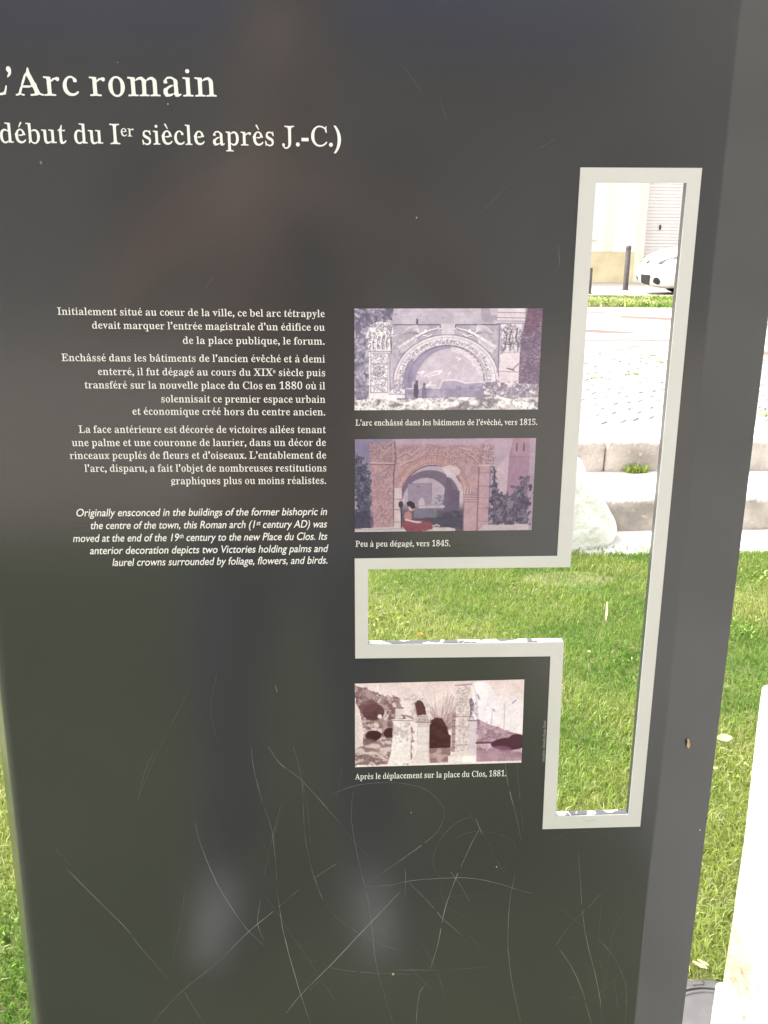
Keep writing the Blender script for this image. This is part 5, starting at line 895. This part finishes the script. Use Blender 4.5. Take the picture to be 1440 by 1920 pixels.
for x in (745,765,785): c.line([(x,330),(x,372)], SL, 9, .6); c.line([(x+9,332),(x+9,372)], SD, 4, .8)
c.curl(830,50,930,170,60,(130,88,110),SL,30,6,.8); c.rect(838,180,912,600,(206,158,178),.7); c.line([(835,182),(915,182)], SL, 8)
for y in (230, 320, 400, 470, 560): c.line([(838,y),(915,y+3)], (150,104,130), 4, .8)
c.line([(838,190),(838,628)], (110,74,104), 7, .8); c.line([(915,190),(918,600)], (110,74,104), 6, .7); c.line([(742,430),(742,628)], (110,74,104), 7, .7)
c.fill([(0,604),(330,590),(640,600),(690,612),(690,628),(0,628)], (216,200,206)); c.fill([(880,590),(1195,584),(1195,628),(840,628)], (206,188,200)); c.line([(0,612),(640,600)], (140,120,150), 4, .6)
c.fill([(318,580),(345,555),(400,545),(470,550),(530,575),(545,590),(520,615),(440,630),(360,628),(335,605)], (160,66,90)); c.curl(340,555,520,620,36,(130,30,58),(206,96,118),36,6,.7)
c.fill([(340,500),(365,485),(385,500),(392,540),(350,555),(335,530)], (200,124,128)); c.line([(350,545),(400,560),(450,565)], (226,200,210), 13); c.line([(360,555),(420,572),(470,568)], (110,90,130), 5)
c.put(c.ell(385,468,20,18), (222,170,172)); c.fill([(352,425),(375,415),(405,430),(412,462),(395,475),(370,452),(355,450)], (48,34,58)); c.line([(535,590),(560,582),(580,590)], (222,206,216), 8)
c.line([(300,440),(318,420),(335,408)], (222,206,216), 8); c.put(c.ell(313,440,16,24), (60,46,74)); c.line([(314,455),(318,520),(320,600)], (60,46,74), 9)
pic_plane(c, [(665.4,823.4),(1005,821),(996.7,993.4),(665.2,997.3)], 2, .72, .86)
# 3: brownish-violet photograph of the standing ruins
c = Canvas(1090, 556, 4, (238, 222, 222), 3); O = np.ones((c.H, c.W))
c.put(O*np.clip(1-c.Y/220, 0, 1), (214,188,190), .6); c.put(c.ell(800,160,110,150), (238,232,246), .9); c.put(c.ell(960,230,150,130), (236,226,238), .7)
c.line([(140,5),(150,40),(145,65)], (240,226,226), 5)
m = c.poly([(0,10),(60,30),(180,90),(290,110),(300,200),(360,280),(380,340),(360,540),(0,540)], 14); c.put(m, (172,142,144)); c.mottle(m, (112,74,82), (18,34), .5, .85, .15); c.mottle(m, (224,204,202), (18,34), .62, .85, .1); c.curl(0,30,330,500,200,(88,50,60),(220,200,198),30,5,.65,m)
c.put(c.ell(120,190,70,55), (84,36,48), .8); c.put(c.ell(90,150,60,40), (112,64,74), .6); c.put(c.ell(120,345,52,34), (60,18,28)); c.put(c.ell(225,330,40,34), (66,22,32)); c.put(c.ell(90,390,40,26), (112,76,84), .8); c.put(c.ell(160,220,14,14), (232,214,212))
c.fill([(0,110),(30,170),(60,320),(50,380),(60,440),(0,460)], (224,206,206)); m = c.poly([(0,430),(120,390),(230,360),(240,540),(0,540)]); c.put(m, (208,186,184)); c.mottle(m, (132,98,98), (24,30), .52, .8, .15); c.curl(0,470,220,540,60,(104,70,72),None,26,5,.7)
m = c.poly([(480,180),(520,130),(570,100),(620,90),(650,120),(640,380),(480,380)]); c.put(m, (196,166,170), .25)
for i in range(120):
    x = c.r.uniform(520,600); a = c.r.uniform(-2.7,-.5); P = [(565,380)]; L = c.r.uniform(120,280); w_ = c.r.uniform(-30,30); x_ = c.r.uniform(-45,45); P = [(565+x_*(q/4)+(q/4)*L*math.cos(a)+w_*math.sin(q*1.2), 335+(q/4)*L*math.sin(a)+c.r.uniform(-9,9)) for q in range(5)]
    c.line(P, (140,98,106), 3, .38)
c.fill([(480,260),(520,236),(560,240),(592,300),(606,350),(622,360),(622,470),(478,470)], (82,28,34)); c.mottle(c.poly([(480,240),(600,300),(622,470),(478,470)]), (58,12,20), (24,30), .5, .8, .2); c.fill([(478,440),(625,440),(610,540),(480,540)], (146,104,108)); c.mottle(c.poly([(478,440),(625,440),(610,540),(480,540)]), (206,180,178), (18,24), .55, .7, .15)
WH = (236,226,226); WS = (206,188,190)
ringm = c.poly([(300,110),(340,86),(400,80),(450,110),(478,170),(484,260),(400,270),(360,230),(372,150),(330,130)]); c.put(ringm, (220,206,206)); c.curl(300,85,480,250,70,(140,108,112),WH,26,5,.6,ringm)
c.fill([(383,140),(405,118),(432,128),(450,165),(460,220),(452,215),(400,222),(392,180)], (92,42,50)); c.line([(383,140),(400,222)], (150,116,120), 5)
c.fill([(260,160),(310,165),(310,235),(262,240)], (214,198,200)); c.line([(250,165),(310,168)], (120,88,92), 7); c.fill([(238,242),(368,242),(360,262),(358,300),(362,540),(212,540),(232,470),(242,380),(250,262)], WH)
c.line([(238,248),(370,252)], (150,120,124), 6, .9); c.line([(300,215),(350,225),(372,240)], (130,96,100), 9, .8); c.mottle(c.poly([(242,262),(358,262),(355,420),(240,420)]), (190,168,170), (18,34), .56, .6, .15); c.curl(250,270,350,400,40,(170,144,148),None,24,4,.6)
c.fill([(396,225),(470,225),(488,270),(480,290),(480,470),(488,540),(366,540),(398,470),(402,290)], WS); c.line([(395,262),(490,268)], (140,106,112), 8, .9); c.line([(400,228),(465,228)], (140,106,112), 5, .8); c.fill([(405,300),(478,300),(476,540),(372,540),(400,470)], (232,220,220), .8); c.curl(402,240,478,262,16,(130,96,100),WH,16,4,.7)
for y in (330, 400, 410, 460): c.line([(402,y),(478,y+2)], (180,156,160), 3, .6)
m = c.poly([(656,24),(740,20),(755,50),(742,480),(790,490),(792,536),(604,536),(606,496),(640,480),(650,240)]); c.put(m, (224,208,208)); m2 = c.poly([(656,24),(740,20),(736,470),(650,470)]); c.curl(656,26,738,470,150,(146,112,116),WH,26,4,.65,m2); c.line([(648,234),(740,236)], (150,118,122), 6); c.line([(640,30),(748,24)], (120,86,92), 6, .8)
for y in (80, 140, 300, 370, 420): c.line([(652,y),(738,y+3)], (168,138,142), 4, .7)
c.fill([(626,210),(650,205),(646,470),(622,470)], (172,134,140)); 
for y in (230,260,300,350,400,440): c.line([(626,y),(648,y)], (110,72,80), 6, .8)
c.fill([(737,120),(748,110),(762,140),(764,190),(752,220),(740,250)], (120,92,132)); c.line([(756,30),(775,90),(788,170),(790,300)], (214,200,212), 12, .9); c.fill([(736,260),(790,262),(788,490),(740,480)], (214,196,208)); c.line([(736,262),(792,264)], (120,88,104), 8); c.curl(740,140,786,255,26,(130,100,130),WH,20,5,.6)
c.fill([(604,500),(800,494),(800,540),(604,540)], WH); c.fill([(700,510),(745,495),(790,540),(700,540)], (246,240,242))
m = c.poly([(788,250),(860,290),(930,310),(990,340),(1070,360),(1090,540),(788,540)]); c.put(m, (182,146,160)); c.mottle(m, (132,92,108), (18,26), .5, .7, .2); c.mottle(m, (208,174,198), (18,26), .62, .7, .1); c.curl(790,290,1000,420,60,(120,72,104),(214,186,204),30,5,.6,m)
c.line([(788,412),(900,412)], (96,44,66), 14, .9); c.line([(788,424),(900,424)], (214,190,206), 6, .7); c.put(c.ell(1000,425,118,42), (72,16,50)); c.put(c.ell(1050,400,60,40), (78,18,50)); c.put(c.ell(940,470,80,34), (150,100,130), .6)
c.fill([(790,460),(1090,500),(1090,540),(790,540)], (176,136,156), .7); c.put(c.ell(1040,500,90,16), (150,110,134), .6)
for x, y0 in ((966,160),(885,200)): c.line([(x,y0),(x-4,380 if x > 900 else 290)], (170,140,170), 5, .7)
c.line([(1015,155),(1036,135)], (90,80,130), 6); c.line([(786,95),(798,120)], (110,100,150), 10, .7); c.line([(890,190),(900,205)], (120,110,150), 6); c.line([(870,290),(885,230),(880,180)], (200,190,214), 4)
pic_plane(c, [(665.4,1281.5),(983,1273.6),(977.5,1429.5),(665.8,1438)], 3, .8, 1.0)
# ------------------------------------------------------------------ house beyond the plaza
YW = 22.76
house = empty('cream_house', (6.0, YW, Z2)); tag(house, 'pale cream house front with ochre plinth and white slatted garage shutter', 'house')
HL = Vector((6.0, YW, Z2))
def hobj(name, bm, m, parent=None):
    off = HL
    for v in bm.verts: v.co -= off
    return obj(name, bm, m, parent or house)
XS = 7.69                                     # left jamb of the garage door
hobj('wall', nbox(-9, XS-.22, YW, YW+.4, Z2+0.70, 7.5), M['wall'])
hobj('wall', nbox(XS+3.2, 22, YW, YW+.4, Z2+0.0, 7.5), M['wall'])
hobj('wall', nbox(XS-.22, XS+3.2, YW, YW+.4, Z2+2.75, 7.5), M['wall'])
hobj('door_jamb', nbox(XS-.22, XS, YW-.02, YW+.4, Z2, Z2+2.748), M['trim'])
hobj('plinth', nbox(-9, XS-.222, YW-.025, YW+.4, Z2, Z2+.698, bevel=.01), M['plinth'])
sh = hobj('garage_shutter', nbox(XS+.001, XS+3.199, YW+.20, YW+.25, Z2, Z2+2.749), M['shutter'])
bm = bmesh.new(); box(bm, 0.01, 3.19, -.016, .0, .003, .070, bevel=.006, seg=1); sm = bpy.data.meshes.new('slat'); bm.to_mesh(sm); bm.free(); sm.materials.append(M['shutter'])
for k in range(37):
    s = obj_me('slat', sm, sh, (XS-HL.x, YW+.199-HL.y, .01+k*.0738))
hd = obj('handle', nbox(8.07-HL.x, 8.115-HL.x, .15, .18, 1.205, 1.315, bevel=.012), M['dark'], sh)
pil2 = hobj('pilaster', nbox(6.72, 6.92, YW-.03, YW-.001, Z2+.70, 6.5, bevel=.008), M['trim'])
wd = hobj('window', nbox(5.55, 6.52, YW-.012, YW-.001, Z2+1.02, Z2+2.9), M['wall'])
bm = nbox(5.5, 6.56, YW-.07, YW-.0125, Z2+.955, Z2+1.015, bevel=.006)
for v in bm.verts: v.co -= HL
obj('window_sill', bm, M['wall'], wd)
for k in range(2):
    w_ = [5.58, 6.05][k]; s2 = nbox(w_, w_+.45, YW-.035, YW-.0125, Z2+1.06, Z2+2.86, bevel=.006)
    for v in s2.verts: v.co -= HL
    so = obj('window_shutter', s2, M['wall'], wd)
hobj('roof', nbox(-9.3, 22.3, YW-.5, YW+6, 7.502, 7.8), M['plinth'])

# ------------------------------------------------------------------ bollards
def bollard(x, y, h, r, label):
    t = empty('bollard', (x, y, Z2)); tag(t, label, 'bollard', 'bollards along the far pavement')
    obj('post', lathe([(r*1.05, -.02), (r, .02), (r, h-.10), (r*.93, h-.095), (r*.93, h-.08), (r, h-.075), (r, h-.02), (r*.8, h), (0.001, h+.004)], 20), M['bollard'], t, smooth=True)
    obj('ground_ring', lathe([(r*1.5, 0), (r*1.5, .02), (r*1.06, .026)], 20), M['bollard'], t)
bollard(6.245, 19.4, 0.87, 0.052, 'tall dark bollard in front of the cream wall, beside the white car')
bollard(5.115, 18.04, 0.485, 0.045, 'short grey bollard at the left edge of the view through the cut-out')

# ------------------------------------------------------------------ white car, nose towards the left
car = empty('parked_car', (8.10, 18.1, Z2+0.012), math.pi + math.radians(4)); tag(car, 'rounded white hatchback car parked before the white garage shutter', 'car')
# car space: +x forward, y left, z up; origin at wheelbase centre on the ground
def car_w(x):   # half width
    f = max(0, (x-1.0)/1.0); r = max(0, (-x-1.2)/0.8)
    return 0.86*math.sqrt(max(0.0, 1-0.62*f**3.2)) * math.sqrt(max(0, 1-0.35*r**3))
def car_top(x):  # bonnet / waist line height
    if x > 0.75: t = (x-0.75)/1.20; return 0.93-0.20*t**1.6-0.12*t**5
    return 0.93+0.05*min(1, (0.75-x)/2)
def car_bot(x):
    f = max(0, (x-1.55)/0.4); r = max(0, (-x-1.5)/0.45)
    return 0.12+0.05*f**2+0.12*r**2
bm = bmesh.new(); rings = []; N = 26; xsn = list(np.linspace(-1.93, 1.2, 22))+list(1.2+0.75*np.sin(np.linspace(0.08, 1, 16)*math.pi/2))
for x in xsn:
    w, zt, zb = car_w(x), car_top(x), car_bot(x); e = max(0.0, (x-1.5)/0.45); sq = 3.2
    sh_ = 1.0 if x < 1.7 else math.sqrt(max(0.02, 1-((x-1.7)/0.262)**2)*0.75+0.25)
    r_ = []
    for i in range(N):
        a = 2*math.pi*i/N; ca, sa = math.cos(a), math.sin(a)
        px = math.copysign(abs(ca)**(2/sq), ca)*w*(0.35+0.65*sh_); pz = math.copysign(abs(sa)**(2/sq), sa)
        zc = zb+(zt-zb)*0.46; hh = (zt-zc) if pz > 0 else (zc-zb)
        r_.append(bm.verts.new((x, px*(1-0.06*max(0, pz)**2), zc+pz*hh*(0.55+0.45*sh_))))
    rings.append(r_)
for a, b in zip(rings, rings[1:]):
    for i in range(N): bm.faces.new((a[i], b[i], b[(i+1) % N], a[(i+1) % N]))
bm.faces.new(rings[0]); bm.faces.new(rings[-1][::-1]); bmesh.ops.recalc_face_normals(bm, faces=bm.faces)
bvh = BVHTree.FromBMesh(bm); body = obj('body', bm, M['car'], car, smooth=True)
# greenhouse
bm = bmesh.new(); GH = [(-1.85, .96, .66), (-1.70, 1.20, .62), (-1.35, 1.42, .57), (-0.5, 1.49, .56), (0.1, 1.46, .55), (0.5, 1.27, .58), (0.85, 1.02, .64), (1.02, .90, .68)]; rg = []
for x, z, w in GH:
    base = 0.86; rg.append([bm.verts.new(p) for p in ((x, -max(w, .70)-.06, base), (x, -w-.05*(1.5-z), (z+base)/2), (x, -w, z-.05), (x, -w+.09, z), (x, w-.09, z), (x, w, z-.05), (x, w+.05*(1.5-z), (z+base)/2), (x, max(w, .70)+.06, base))])
for a, b in zip(rg, rg[1:]):
    for i in range(7): bm.faces.new((a[i], a[i+1], b[i+1], b[i]))
bm.faces.new(rg[0]); bm.faces.new(rg[-1][::-1]); bmesh.ops.recalc_face_normals(bm, faces=bm.faces)
bv2 = BVHTree.FromBMesh(bm); obj('roof', bm, M['car'], car, smooth=True)
def decal(name, pts, axis, m, off=0.006, tree=None, n=10):
    """a thin shell over the body: outline points projected along an axis onto it"""
    q_ = []
    for i in range(len(pts)):
        a_, b_ = pts[i], pts[(i+1) % len(pts)]; q_ += [(a_[0]+(b_[0]-a_[0])*t/4, a_[1]+(b_[1]-a_[1])*t/4) for t in range(4)]
    pts = q_; bm = bmesh.new(); tree = tree or bvh; cx = sum(p[0] for p in pts)/len(pts); cy = sum(p[1] for p in pts)/len(pts); R = []
    for k in range(0, 9):
        row = []
        for (u, v) in pts:
            uu, vv = cx+(u-cx)*k/8, cy+(v-cy)*k/8
            if axis == 'x': o_, d_ = Vector((4, uu, vv)), Vector((-1, 0, 0))
            elif axis == 'y': o_, d_ = Vector((uu, 3, vv)), Vector((0, -1, 0))
            elif axis == '-y': o_, d_ = Vector((uu, -3, vv)), Vector((0, 1, 0))
            else: o_, d_ = Vector((uu, vv, 4)), Vector((0, 0, -1))
            h = tree.ray_cast(o_, d_)
            if h[0] is None: bm.free(); return None
            row.append(bm.verts.new(h[0]+(h[1] if h[1].dot(d_) < 0 else -h[1])*off))
        R.append(row)
    for a, b in zip(R, R[1:]):
        for i in range(len(pts)):
            q = [a[i], a[(i+1) % len(pts)], b[(i+1) % len(pts)], b[i]]
            try: bm.faces.new(q)
            except ValueError: pass
    bmesh.ops.remove_doubles(bm, verts=bm.verts, dist=1e-5)
    return obj(name, bm, m, car, smooth=True)
def oval(cx, cy, a, b, rot=0, n=16): return [(cx+a*math.cos(t)*math.cos(rot)-b*math.sin(t)*math.sin(rot), cy+a*math.cos(t)*math.sin(rot)+b*math.sin(t)*math.cos(rot)) for t in [2*math.pi*i/n for i in range(n)]]
decal('grille', [(-.22, .36), (.22, .36), (.19, .22), (.13, .185), (-.13, .185), (-.19, .22)], 'x', M['car_black'], .012)
for s in (-1, 1):
    decal('fog_lamp', oval(s*.44, .27, .085, .06, s*.25), 'x', M['car_black'], .012)
    decal('headlight', [(s*.38, .575), (s*.43, .555), (s*.53, .575), (s*.62, .615), (s*.69, .70), (s*.64, .705), (s*.53, .655), (s*.43, .61)], 'x', M['lamp'], .010)
decal('badge', oval(0, .585, .055, .028), 'x', M['car_black'])
decal('number_plate', [(-.22, .44), (.22, .44), (.22, .52), (-.22, .52)], 'x', M['car'], .01)
for s, ax in ((1, 'y'), (-1, '-y')):
    decal('side_window', [(-1.3, 1.02), (-1.25, 1.30), (-0.4, 1.38), (0.1, 1.34), (0.45, 1.16), (0.62, 1.0)], ax, M['car_glass'], .004, bv2)
decal('windscreen', [(.48, -.48), (.92, -.56), (.95, 0), (.92, .56), (.48, .48), (.44, 0)], 'z', M['car_glass'], .004, bv2)
for x in (-1.22, 1.0):
    for s in (-1, 1):
        w = empty('wheel'); w.parent = car; w.location = (x, s*.74, .30)
        t = lathe([(.18, -.09), (.27, -.095), (.30, -.07), (.305, 0), (.30, .07), (.27, .095), (.18, .09)], 32, cap=False); t.transform(Matrix.Rotation(math.pi/2, 4, 'X')); obj('tyre', t, M['tyre'], w, smooth=True)
        t = lathe([(.01, .05), (.05, .07), (.16, .06), (.18, .085), (.19, .02), (.19, -.05), (.01, -.05)], 32, cap=True); t.transform(Matrix.Rotation(-s*math.pi/2, 4, 'X')); obj('rim', t, M['rim'], w, smooth=True)
obj('underbody', nbox(-1.7, 1.45, -.66, .66, .105, .24, bevel=.03), M['car_black'], car)
for s in (-1, 1): obj('door_mirror', nbox(.55, .68, s*.86-.08, s*.86+.08, .93, 1.05, bevel=.03), M['car'], car)

# ------------------------------------------------------------------ fallen leaves and petals
def leaf(name, pos, L, W, m, label, cat, rz=0.0, curl=0.25, tilt=0.0, pitch=0.0, group=None):
    bm = bmesh.new(); n = 8; rows = []
    for i in range(n+1):
        t = i/n; w = W*math.sin(math.pi*min(1, t*.93+.04))**.7; x = (t-.5)*L; z = curl*L*(t-.5)**2
        rows.append([bm.verts.new((x, s*w/2, z+abs(s)*w*.25+.0005*math.sin(9*t+s))) for s in (-1, -.5, 0, .5, 1)])
    for a, b in zip(rows, rows[1:]):
        for i in range(4): bm.faces.new((a[i], a[i+1], b[i+1], b[i]))
    o = obj(name, bm, m, smooth=True); o.location = pos; o.rotation_euler = (tilt, pitch, rz); return tag(o, label, cat, group)
q = GG(788, 1190, .03); leaf('petal', q, .020, .018, M['petal'], 'small bright orange petal on the grass behind the cut-out ledge', 'petal', .5, .3)
q = GG(1137, 1146, .035); leaf('dry_leaf', q, .075, .009, M['leaf_pale'], 'thin dry upright straw on the lawn in the upper cut-out', 'leaf', 1.3, .2, 0, -.9)
q = GG(1357, 1386, .035); leaf('pale_leaf', q, .045, .028, M['leaf_pale'], 'crumpled pale yellow green leaf on the grass right of the panel', 'leaf', .1, .5, .3)
q = GG(1341, 1441, .03); leaf('dry_leaf', q, .015, .014, M['leaf_tan'], 'tiny tan leaf on the grass by the dark panel edge', 'leaf', .8)
q = GG(1312, 1811, .03); leaf('dry_leaf', q, .030, .010, M['leaf_tan'], 'tan twin dry leaf on the grass just above the round lid', 'leaf', -.75, .3)
q = GG(1318, 1806, .032); leaf('dry_leaf', q, .024, .008, M['leaf_tan'], 'short tan leaf touching its twin above the round lid', 'leaf', -.8, .3)
q = GG(1104, 1222, .03); leaf('dry_leaf', q, .014, .010, M['leaf_tan'], 'tiny tan crumb of leaf in the grass above the lower cut-out', 'leaf', 1.9)
d = back(1290, 1394); k = (D+.005)/d.y; X = d.x*k; xr = (X-PR[12][0]); yy = PR[12][1]+(X-PR[12][0])*math.tan(math.radians(17)); k = (yy-.0006)/d.y; P_ = Vector((d.x*k, d.y*k, CAM_H+d.z*k))
leaf('dry_leaf', P_, .010, .0035, M['leaf_tan'], 'tiny tan leaf scrap stuck on the right side of the dark panel', 'leaf', math.radians(17), .05, math.radians(88), math.radians(80))

# ------------------------------------------------------------------ what the glossy panel faces: a house front with awning, and the person taking the picture
bh = empty('street_house', (0, -13, 0)); tag(bh, 'beige house front with dark blue awning, mirrored faintly in the dark panel', 'house')
obj('wall', nbox(-14, 14, -.5, 0, -.02, 3.3), M['facade'], bh); obj('wall', nbox(-14, 14, -.5, 0, 3.9, 9.0), M['facade'], bh); obj('cornice', nbox(-14, 14, -.5, .12, 3.302, 3.898), M['facade'], bh)
bm = bmesh.new(); pts = [(0.13, 4.75), (1.6, 3.95), (1.6, 3.70), (1.57, 3.70), (1.57, 3.93), (0.13, 4.70)]
va = [bm.verts.new((-8.5, y, z)) for y, z in pts]; vb = [bm.verts.new((4.2, y, z)) for y, z in pts]
for i in range(6): bm.faces.new((va[i], va[(i+1) % 6], vb[(i+1) % 6], vb[i]))
bm.faces.new(va); bm.faces.new(vb[::-1]); bmesh.ops.recalc_face_normals(bm, faces=bm.faces); obj('awning', bm, M['awning'], bh)
for x in (-10, -6.5, -3, .5, 4, 7.5):
    for z in (1.0, 6.0):
        w = obj('window', nbox(x, x+1.3, -.0, .04, z, z+1.7), M['wall'], bh); obj('pane', nbox(x+.08, x+1.22, .041, .05, z+.08, z+1.62), M['pane'], w)

def skin_body(name, pts, edges, m, parent, root=0, sub=2):
    me = bpy.data.meshes.new(name); me.from_pydata([p[:3] for p in pts], edges, []); o = bpy.data.objects.new(name, me); COL.objects.link(o); o.parent = parent
    md = o.modifiers.new('skin', 'SKIN'); md.use_smooth_shade = True
    if not me.skin_vertices: me.attributes.new('x', 'FLOAT', 'POINT')
    for i, sv in enumerate(me.skin_vertices[0].data):
        r = pts[i][3]; sv.radius = r if isinstance(r, tuple) else (r, r); sv.use_root = (i == root)
    s = o.modifiers.new('sub', 'SUBSURF'); s.levels = sub; s.render_levels = sub
    me.materials.append(m); return o
person = empty('person', (-.04, -.25, 0)); tag(person, 'person in brown shirt and blue jeans holding up a phone, mirrored faintly in the panel', 'person')
def chain(name, pts, m, root=0, extra=None):
    """run the skin modifier once and keep the resulting mesh"""
    bpy.context.view_layer.update()
    me = bpy.data.meshes.new(name+'_w'); P = pts; E_ = extra if extra else [(i, i+1) for i in range(len(P)-1)]
    me.from_pydata([p[:3] for p in P], E_, []); o = bpy.data.objects.new(name, me); COL.objects.link(o)
    md = o.modifiers.new('skin', 'SKIN'); md.use_smooth_shade = True
    lay = me.skin_vertices[0].data if len(me.skin_vertices) else None
    if lay is None:
        bpy.context.view_layer.objects.active = o; o.select_set(True); bpy.ops.mesh.customdata_skin_add(); lay = me.skin_vertices[0].data
    for i, sv in enumerate(lay):
        r = P[i][3]; sv.radius = r if isinstance(r, tuple) else (r, r); sv.use_root = (i == root)
    o.modifiers.new('sub', 'SUBSURF').levels = 2
    dg = bpy.context.evaluated_depsgraph_get(); nm = bpy.data.meshes.new_from_object(o.evaluated_get(dg)); bpy.data.objects.remove(o); nm.name = name
    nm.materials.clear(); nm.materials.append(m); nm.polygons.foreach_set('use_smooth', [True]*len(nm.polygons))
    return obj_me(name, nm, person)
# body (skin): pelvis, spine, neck, head, legs, arms to the hands at the phone (person space, facing +y)
B = [(0, 0, .92, (.15, .11)), (0, .0, 1.10, (.14, .10)), (0, 0, 1.30, (.165, .11)), (0, -.01, 1.44, (.10, .08)), (0, .0, 1.52, .055), (0, .03, 1.60, (.075, .09)), (0, .03, 1.68, (.075, .095)), (0, .02, 1.75, (.05, .06)),
     (-.18, -.02, 1.40, .052), (-.33, .0, 1.20, .042), (-.17, .17, 1.34, .028), (-.08, .20, 1.375, .026), (.18, -.02, 1.40, .052), (.36, .02, 1.22, .042), (.24, .17, 1.34, .028), (.135, .20, 1.375, .026),
     (-.10, 0, .84, .09), (-.13, .02, .48, .06), (-.15, -.02, .09, .042), (.10, 0, .84, .09), (.13, .02, .48, .06), (.15, -.02, .09, .042)]
BE = [(0,1),(1,2),(2,3),(3,4),(4,5),(5,6),(6,7),(3,8),(8,9),(9,10),(10,11),(3,12),(12,13),(13,14),(14,15),(0,16),(16,17),(17,18),(0,19),(19,20),(20,21)]
for s, w in ((-1, 11), (1, 15)):
    bx, by, bz = B[w][:3]; i0 = len(B)
    for q, (dz, ln) in enumerate(((.030, .030), (.012, .034), (-.006, .032), (-.022, .026))):
        j = len(B); B += [(bx-s*.012, by+.035, bz+dz, .009), (bx-s*.020, by+.035+ln, bz+dz, .0085), (bx-s*.036, by+.040+ln, bz+dz, .0075)]; BE += [(w, j), (j, j+1), (j+1, j+2)]
    j = len(B); B += [(bx-s*.018, by+.02, bz+.045, .010), (bx-s*.04, by+.03, bz+.05, .009)]; BE += [(w, j), (j, j+1)]
chain('body', B, M['skin'], 0, BE)
chain('shirt', [(0, 0, .93, (.165, .125)), (0, .0, 1.10, (.155, .115)), (0, 0, 1.30, (.18, .125)), (0, -.01, 1.43, (.115, .09)), (-.185, -.02, 1.40, .066), (-.29, -.005, 1.26, .058), (.185, -.02, 1.40, .066), (.30, .0, 1.28, .058)], M['shirt'], 0, [(0,1),(1,2),(2,3),(3,4),(4,5),(3,6),(6,7)])
chain('jeans', [(0, 0, .96, (.17, .13)), (-.10, 0, .84, .105), (-.13, .02, .48, .078), (-.15, -.02, .07, .062), (.10, 0, .84, .105), (.13, .02, .48, .078), (.15, -.02, .07, .062)], M['jeans'], 0, [(0,1),(1,2),(2,3),(0,4),(4,5),(5,6)])
for x in (-.155, .155):
    chain('shoe', [(x, -.07, .045, (.040, .042)), (x, .04, .045, (.046, .038)), (x*1.06, .16, .035, (.048, .032)), (x*1.08, .21, .03, (.036, .024))], M['shoe'])
hb = bmesh.new(); bmesh.ops.create_uvsphere(hb, u_segments=20, v_segments=14, radius=1)
for v in hb.verts:
    p = v.co.copy(); v.co = Vector((p.x*.092, p.y*.105-.005+(.0 if p.z > .2 else -.03), 1.70+p.z*.10)) if p.y < .35 or p.z > .3 else Vector((p.x*.07, p.y*.06, 1.70+p.z*.08))
obj('hair', hb, M['hair'], person, smooth=True)
for s in (-1, 1):
    eb = bmesh.new(); bmesh.ops.create_uvsphere(eb, u_segments=10, v_segments=8, radius=.012); obj('eye', eb, M['shoe'], person, True, (s*.032, .118, 1.65))
    eb = bmesh.new(); bmesh.ops.create_uvsphere(eb, u_segments=10, v_segments=8, radius=.028); eb.transform(Matrix.Diagonal((.35, .7, 1, 1))); obj('ear', eb, M['skin'], person, True, (s*.084, .03, 1.64))
nb = bmesh.new(); bmesh.ops.create_cone(nb, segments=8, radius1=.018, radius2=.006, depth=.05, cap_ends=True); obj('nose', nb, M['skin'], person, True, (0, .128, 1.62))
obj('mouth', nbox(-.024, .024, .112, .122, 1.582, 1.59, bevel=.003), M['shirt'], person)
ph = nbox(-.036, .036, -.030, -.022, CAM_H-.115, CAM_H+.025, bevel=.003)
tag(obj('phone', ph, M['phone']), 'black mobile phone held up in front of the panel', 'phone')
print('OBJECTS BUILT', len(bpy.data.objects))
